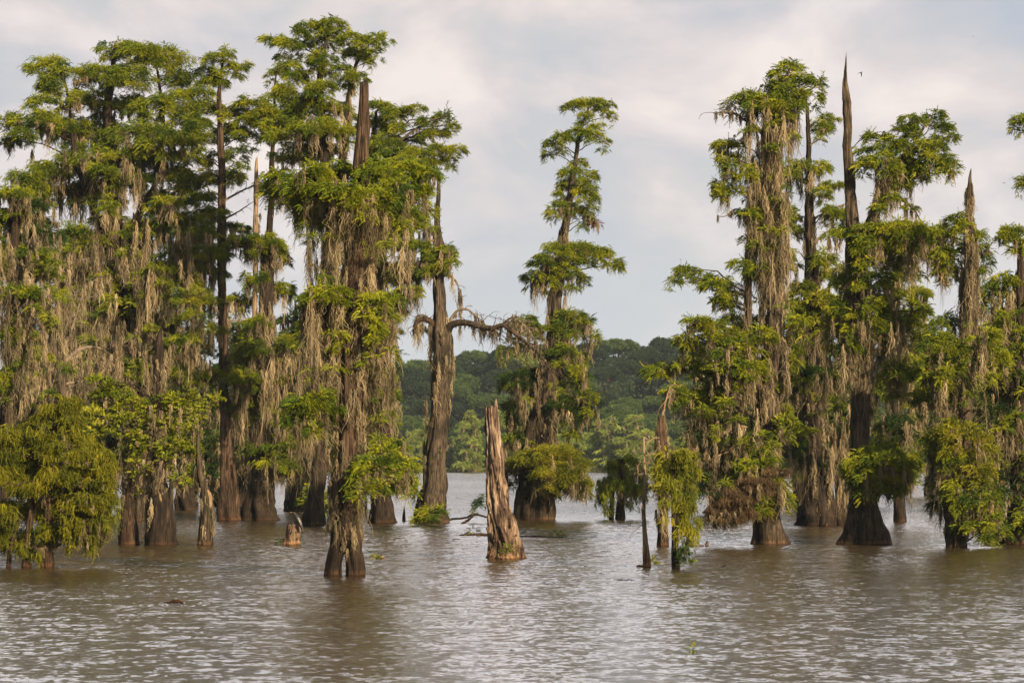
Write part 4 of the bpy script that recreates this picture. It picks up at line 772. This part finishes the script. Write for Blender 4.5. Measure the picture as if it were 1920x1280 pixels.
rt, D_, s_ = stump('tree_stump', 'knee high stump of ragged orange wood left of the great front cypress', [(545,1021,27),(546,1008,25),(548,995,23),(550,986,20)], 9, 22, 64, depth=0.5)
g = Mix(); pad(g, at(528, 1016, D_), 0.25, 0.2, 0.18, 0.2, 'fern', rng, 0.8); g.build('fern', M['cyp_dark'], rt)

def knee(name, label, x, y, w, h, seed, group=None, mt='bark_red', cat='cypress knee'):
    D = dist_of(y); tr = [(x, y, w), (x, y-h*0.35, w*0.75), (x+w*0.1, y-h*0.7, w*0.5), (x+w*0.1, y-h, w*0.12)]
    P, R = world_trunk(tr, D, 0.2); V, Fc = trunk_mesh(P, R, seed, flute=0.2, step=0.05, m=20, rough=0.15)
    o = mesh_obj(name, V, Fc, M[mt], None, True); tag(o, label, cat, group); return o
knee('cypress_knee', 'pointed pale cypress knee, left one at the foot of the wide dark buttress', 1539, 986, 8, 20, 1)
knee('cypress_knee', 'low rounded pale cypress knee in front of the wide dark buttress', 1548, 987, 12, 9, 2)
knee('cypress_knee', 'leaning cypress knee on the right foot of the wide dark buttress', 1572, 984, 9, 18, 3)
knee('cypress_knee', 'reddish pointed knee standing free left of the wide dark buttress', 1498, 983, 12, 38, 4)
knee('cypress_knee', 'thin knee standing in open water left of the ferny dead tree', 757, 977, 7, 28, 5, mt='bark_grey')
knee('cypress_knee', 'taller of two short stubs in the water right of the young cypress', 1325, 1024, 8, 12, 6, mt='stump')
knee('cypress_knee', 'low stub of wet wood in the water close right of the young cypress', 1294, 1023, 8, 8, 7, mt='stump')
knee('cypress_knee', 'small dark knee at the left edge of the water, beside the golden-green bush', 8, 1016, 12, 22, 8)
knee('cypress_knee', 'slim mossy stub behind the cone-footed trunk and the wide grooved trunk', 258, 977, 18, 50, 9, mt='bark_grey')
knee('cypress_knee', 'narrow pale stub right beside the wide grooved trunk', 320, 972, 12, 60, 10, mt='bark_grey')

def ferns():
    D = dist_of(984); rng = np.random.RandomState(3); g = Mix()
    for x, y, rx, ry in [(790, 966, 12, 11), (806, 960, 16, 8), (824, 955, 9, 10), (784, 974, 9, 8), (800, 972, 14, 6)]:
        pad(g, at(x, y, D - 0.9 - rng.rand()*0.4), rx*D/F, 0.5, ry*D/F, 0.42, 'fern', rng, 1.4)
    o = g.build('fern_clump', M['cyp'], None); tag(o, 'clump of bright green ferns around the foot of the dead cypress', 'ferns')
ferns()
def floating(name, label, cat, pts, mt, leafy=(), D=None, seed=1, moss=0):
    """a limb lying in the water: points (x, y, w)"""
    rng = np.random.RandomState(seed); y0 = max(p[1] for p in pts); D = D or dist_of(y0 + 1); s = D/F
    P = [at(p[0], p[1], D) for p in pts]; R = [max(p[2]*s/2, 0.008) for p in pts]
    b = Mix(); tube(b, P, R, 24, 8, 0.012, rng)
    base = P[0].copy(); base[2] = 0; root = empty(name, base, label, cat)
    b.build('limb', M[mt], root, True)
    for (x, y, rx, ry, lk, kd, sz) in leafy:
        g = Mix(); pad(g, at(x, y, D), rx*s, rx*s*0.8, ry*s, sz, kd, rng, 0.7); g.build('leaves', M[lk], root)
    return root, D
floating('fallen_branch', 'dark fallen branch with leafy tip between the ferny dead tree and the tall jagged stump', 'branch',
   [(838,974,4),(858,972,4),(876,969,4),(888,964,5),(902,966,4),(925,972,3)], 'bark', [(904,944,15,11,'cyp_dark','cyp',0.35),(912,934,11,9,'cyp_dark','cyp',0.35),(886,960,6,4,'cyp','cyp',0.25)], D=dist_of(979), seed=2)
floating('driftwood', 'short forked stick poking from the water under the leafy fallen branch', 'driftwood', [(866,981,4),(874,977,5),(884,970,4),(890,964,2)], 'bark_red', seed=3)
floating('floating_log', 'low floating log with dry grass growing on it, left of the tall jagged stump', 'log', [(860,1003,2),(874,1002,4),(890,1002,6),(906,1002,6),(925,1002,5)], 'bark_grey', [(888,996,10,5,'reed','fern',0.3)], seed=4)
floating('floating_log', 'thin floating pole with a green sprig at its right end, right of the tall stump', 'log', [(968,1005,3),(1000,1005,3),(1030,1006,2),(1062,1006,2)], 'bark_grey', [(1046,1001,12,5,'cyp','fern',0.25)], seed=5)
floating('driftwood', 'lump of wet orange wood with dark bark floating alone in the left foreground', 'driftwood', [(308,1130,2),(318,1129,4),(325,1127,8),(334,1127,8),(343,1130,3)], 'bark_red', seed=6)
floating('driftwood', 'clump of pale drift leaves floating right of the great front cypress', 'driftwood', [(704,1046,3),(712,1045,6),(722,1046,3)], 'dead', [(712,1043,9,3,'lime','broad',0.2)], seed=7)
floating('driftwood', 'bit of pale wood floating at the left of the thin pale trunk', 'driftwood', [(1194,1062,2),(1199,1060,5),(1206,1061,3)], 'dead', seed=8)
floating('driftwood', 'row of low wet wood bits between the young cypress and the twin stubs', 'driftwood', [(1292,1023,4),(1305,1023,3),(1318,1023,4)], 'stump', seed=9)
floating('driftwood', 'pale curved branch standing up from the water behind the knee high stump', 'driftwood', [(568,984,7),(572,968,6),(576,954,6),(573,945,4)], 'bark_grey', D=dist_of(984), seed=10)
def floater(label, x, y, rx, ry, lk='lime', seed=1, kind='broad'):
    D = dist_of(y); rng = np.random.RandomState(seed); g = Mix(); pad(g, at(x, y-ry*0.6, D), rx*D/F, rx*D/F, ry*D/F, 0.2 if rx > 6 else 0.11, kind, rng, 0.5)
    tag(g.build('water_plant', M[lk], None), label, 'water plant')
floater('floating yellow-green plant just right of the thin pale trunk', 1222, 1056, 10, 4, 'olive', 1)
floater('small light green floating plant right of the young cypress', 1303, 1058, 7, 4, 'lime', 2)
floater('tiny green floating plant alone in the lower right foreground', 1297, 1222, 5, 3, 'cyp', 3)
floater('dark green weed trailing in the water at the foot of the young cypress', 1288, 1036, 13, 4, 'cyp_dark', 4, 'weep')

# ------------------------------------------------------------------ birds
def bird_fly(label, x, y, Y, span, pose, group=None):
    c = at(x, y, Y); b = Mix(); k = span
    body = [(-0.02, 0, 0.20), (0.0, 0, 0.12), (0.0, 0, 0.0), (0.0, 0, -0.14), (0, 0, -0.24)]
    R = [0.01, 0.035, 0.05, 0.03, 0.006]
    d = np.array(pose[2]); d = d/np.linalg.norm(d)
    P = [c + d*q[2]*k for q in body]; tube(b, P, [r*k for r in R], 12, 8)
    root = empty('flying_bird', c, label, 'bird', group)
    b.build('body', M['feather'], root, True)
    for tip in pose[:2]:
        t = np.array(tip)*k; e = t*0.5 + np.array([0, 0, 0.08*k]); w = d*0.09*k
        V = np.array([c + w, c + e + w*0.9, c + t, c + e - w*1.2, c - w*1.4]); th = np.array([0, 0, 0.012*k])
        V2 = np.vstack([V + th, V - th]); F5 = np.array([[0, 1, 2, 3, 4], [9, 8, 7, 6, 5]]); F4 = np.array([[i, (i+1) % 5, (i+1) % 5 + 5, i+5] for i in range(5)])
        mesh_obj('wing', V2, [F4[:, ::-1], F5], M['feather'], root)
bird_fly('black bird in flight just right of the snapped spire tip', 1615, 136, 150, 0.42, [(-0.55, 0, -0.25), (0.05, 0.1, -0.62), (0.5, 0.2, 0.25)])
bird_fly('tiny dark bird in flight near the right edge above the cypress boughs', 1883, 344, 190, 0.32, [(-0.4, 0, 0.15), (0.35, 0, 0.2), (0.3, 0.6, 0.3)])
bird_fly('speck of a bird in flight highest in the sky at the upper right', 1824, 69, 260, 0.32, [(-0.5, 0, 0.12), (0.5, 0, 0.12), (0.8, 0.6, 0.1)])
def bird_sit(name, label, x, y, D, k, head=(-1, 0), mt='feather'):
    c = at(x, y, D); root = empty(name, c, label, 'bird'); b = Mix()
    hx = head[0]
    P = [c + np.array(p)*k for p in [(-hx*-0.9*-1*0 + -hx*0.9, 0, -0.25), (-hx*0.45, 0, -0.02), (0, 0, 0.12), (hx*0.35, 0, 0.28), (hx*0.5, 0, 0.55), (hx*0.62, 0, 0.72), (hx*0.75, 0, 0.72)]]
    tube(b, P, [0.03*k, 0.17*k, 0.26*k, 0.2*k, 0.09*k, 0.10*k, 0.03*k], 22, 10); b.build('body', M[mt], root, True)
    b = Mix(); q = c + np.array([hx*0.72, 0, 0.72])*k; tube(b, [q, q + np.array([hx*0.3, 0, -0.02])*k], [0.035*k, 0.008*k], 4, 6); b.build('bill', M['bill'], root, True)
bird_sit('swimming_bird', 'small black water bird on the open water right of the young cypress', 1361, 1060, dist_of(1063), 0.20, (1, 0))
bird_sit('perched_bird', 'black bird perched on the very top of the tallest cypress', 620, 29, dist_of(984), 0.22, (-1, 0))

def long_bird():
    D = dist_of(1021) - 0.36; c = at(556, 984, D); s_ = D/F; root = empty('perched_bird', c, 'dark long-necked bird with white wing streaks perched on the knee high stump', 'bird')
    b = Mix(); tube(b, [at(x, y, D) for x, y in [(548, 960.5), (551, 961), (553.5, 964), (557, 969), (561, 977), (564, 984), (567, 992)]], [0.5*w*s_ for w in (2.4, 5.0, 4.4, 8.5, 10.0, 7.0, 5.0)], 26, 10); b.build('body', M['feather'], root, True)
    b = Mix(); tube(b, [at(549, 960.5, D), at(542.5, 959.5, D)], [0.9*s_, 0.2*s_], 4, 6); b.build('bill', M['bill'], root, True)
    for k, dx in enumerate((0.2, 1.8)):
        b = Mix(); tube(b, [at(558 + dx, 970, D - 4.2*s_), at(561.5 + dx, 977, D - 4.7*s_), at(564 + dx, 984, D - 3.2*s_)], [0.15*s_, 0.45*s_, 0.1*s_], 8, 5); b.build('wing_streak', M['white'], root, True)
    for dx in (-1.5, 1.5):
        b = Mix(); tube(b, [at(559 + dx, 979, D), at(556 + dx, 986, D)], [0.8*s_, 0.5*s_], 4, 5); b.build('leg', M['feather'], root, True)
long_bird()

# ------------------------------------------------------------------ far shore
def far_broadleaf(name, label, leaf, seed, r=4.8, h=10.0, group=None):
    rng = np.random.RandomState(seed); root = empty(name, (0, 0, 0), label, 'tree', group)
    b = Mix(); tube(b, [(0, 0, -1.5), (0.2, 0.1, h*0.35), (0, 0, h*0.62)], [0.34, 0.28, 0.16], 8, 7)
    for k in range(6):
        a = rng.uniform(0, 6.28); tube(b, [(0.1, 0, h*0.35), (math.cos(a)*r*0.4, math.sin(a)*r*0.4, h*0.6), (math.cos(a)*r*0.75, math.sin(a)*r*0.75, h*0.72)], [0.14, 0.09, 0.04], 6, 5)
    b.build('trunk', M['bark'], root, True)
    g = Mix(); nb = 34
    for k in range(nb):
        d = unit(rng.normal(0, 1, (1, 3)))[0]; d[2] = abs(d[2])*1.0 - 0.35
        c = np.array([0, 0, h*0.62]) + d*np.array([r, r, h*0.38])*rng.uniform(0.55, 0.95); rb = rng.uniform(0.9, 1.9)*r/4.8
        n = int(120*rb); dd = unit(rng.normal(0, 1, (n, 3))); dd[:, 2] = np.abs(dd[:, 2])*1.1 - 0.4
        p = c + dd*rb*np.array([1, 1, 0.75])*rng.uniform(0.6, 1.05, (n, 1))
        D = unit(dd + rng.normal(0, 0.6, (n, 3)))
        place_sprays(g, p, D, 0.62, 'broad', rng, np.clip(rng.normal(0.5, 0.12) + rng.normal(0, 0.1, n), 0, 1))
    g.build('crown', M[leaf], root); return root
def far_cypress(name, label, seed, h=15.0, group=None):
    rng = np.random.RandomState(seed); root = empty(name, (0, 0, 0), label, 'cypress', group)
    P = [(0, 0, -0.6), (0.05, 0, h*0.15), (0, 0.1, h*0.5), (0.2, 0, h*0.85), (0.1, 0, h)]
    V, Fc = trunk_mesh(P, [0.75, 0.42, 0.28, 0.15, 0.04], seed, step=0.6, m=12); mesh_obj('trunk', V, Fc, M['bark_grey'], root, True)
    g = Mix(); ms = Mix()
    for f in np.linspace(0.1, 1.0, 19):
        w = h*0.26*(1.08 - 0.75*f**1.4); a = rng.uniform(0, 6.28); q = rng.uniform(0.15, 0.8)*w
        c = np.array([math.cos(a)*q, math.sin(a)*q, h*f]); rx = rng.uniform(0.45, 0.75)*w
        pad(g, c, rx, rx, 0.45, 0.85, 'cyp', rng, 1.1)
        nb = 5; aa = rng.uniform(0, 6.28, nb); qq = rng.uniform(0.2, 1, nb)*rx
        beards(ms, c + np.stack([np.cos(aa)*qq, np.sin(aa)*qq, np.full(nb, -0.1)], 1), rng.uniform(0.8, 3.0, nb), np.full((nb*34, 1), 0.35), 0.12, rng)
    g.build('crown', M['far_light'], root); ms.build('hanging_moss', M['moss'], root); return root
def dup(root, loc, rz, sc):
    r = root.copy(); COL.objects.link(r); r.location = loc; r.rotation_euler = (0, 0, rz); r.scale = (sc[0], sc[0], sc[1])
    for ch in root.children:
        c = ch.copy(); COL.objects.link(c); c.parent = r
    return r
kinds = [('far_dark', 'dark green rounded tree in the far wood on the hill', 'dark trees of the far hill'), ('far_mid', 'mid green rounded tree in the far wood on the hill', 'mid green trees of the far hill'), ('far_light', 'pale yellow-green rounded tree in the far wood on the hill', 'pale green trees of the far hill')]
protos = []
for i, (lf, lb, gr) in enumerate(kinds):
    protos.append([far_broadleaf('broadleaf_tree', lb, lf, 200 + i*5 + v, group=gr) for v in range(2)])
pc = [far_cypress('cypress_tree', 'far pale moss-hung cypress in the line along the opposite shore', 300 + v, group='cypresses along the far shore') for v in range(3)]
bpy.context.view_layer.update()
first = set()
def put(root, loc, rz, sc):
    if root not in first:
        first.add(root); root.location = loc; root.rotation_euler = (0, 0, rz); root.scale = (sc[0], sc[0], sc[1]); return root
    return dup(root, loc, rz, sc)
rng = np.random.RandomState(99)
nfar = 0
for row, Y in enumerate([792, 812, 834, 858, 884, 912, 942, 975]):
    half = Y*960/F + 8
    xs = np.arange(-half, half, 8.6)
    for x in xs:
        x += rng.normal(0, 1.8); y = Y + rng.normal(0, 4)
        # the windows between the near trees first: nothing of the rest is seen
        px = 960 + x/y*F
        if not (720 < px < 1320 or 1660 < px < 1800 or row in (6, 7) and (90 < px < 700) or row in (0, 2, 4) and (px < 720 or px > 1320) and rng.rand() < 0.5): continue
        p = (0.10, 0.45) if row < 2 else ((0.30, 0.82) if row < 4 else (0.78, 0.97))
        u = rng.rand(); k = 0 if u < p[0] else (1 if u < p[1] else 2)
        if row >= 2 and abs(px - 900) < 55 and row == 2: k = 2
        s = rng.uniform(0.75, 1.2)
        put(protos[k][rng.randint(2)], (x, y, float(hill_h(x, y)) - 0.5), rng.uniform(0, 6.28), (s*rng.uniform(0.95, 1.2), s)); nfar += 1
for x in np.arange(-142, 142, 7.4):
    px = 960 + x/772*F
    if not (100 < px < 480 or 735 < px < 1300 or 1660 < px < 1800): continue
    s = rng.uniform(0.62, 0.98)
    put(pc[rng.randint(3)], (x + rng.normal(0, 2.2), 769 + rng.uniform(-3.5, 7), 0), rng.uniform(0, 6.28), (s, s)); nfar += 1
put(pc[0], tuple(at(884, 884, 762)*np.array([1, 1, 0])), 1.0, (1.0, 1.08))
put(pc[1], tuple(at(1190, 884, 762)*np.array([1, 1, 0])), 2.0, (1.5, 1.0))
print('far trees', nfar)
def shore():
    rng = np.random.RandomState(12); n = 26000; x = rng.uniform(-150, 150, n); y = 763.6 + rng.exponential(1.6, n)
    k = 0.6 + 0.8*vnoise(x*0.08 + 100, x*0, 64, 1)
    P = np.stack([x, y, np.full(n, 0.0)], 1) + 0.0; h = rng.uniform(0.5, 1.5, n)*k; P[:, 2] = h
    g = Mix(); strands(g, P, h + 0.15, 0.16, rng, np.clip(0.25 + 0.6*vnoise(x*0.05 + 40, x*0+3, 64, 2), 0, 1))
    tag(g.build('shore_reeds', M['reed'], None), 'belt of yellow-green reeds along the far waterline', 'reeds', kind='stuff')
shore()
# thicket that fills the wood under and behind the single crowns
def thicket():
    rng = np.random.RandomState(21); n = 60000; y = rng.uniform(776, 990, n); x = rng.uniform(-1, 1, n)*(y*960/F + 10)
    P = np.stack([x, y, hill_h(x, y) + rng.uniform(0.2, 3.2, n)], 1); D = unit(rng.normal(0, 1, (n, 3)) + np.array([0, -0.3, 0.3]))
    g = Mix(); place_sprays(g, P, D, 1.3, 'broad', rng, np.clip(rng.normal(0.45, 0.15, n), 0, 1))
    tag(g.build('undergrowth', M['far_dark'], None), 'dark undergrowth between the trunks of the far wood', 'undergrowth', kind='stuff')
thicket()
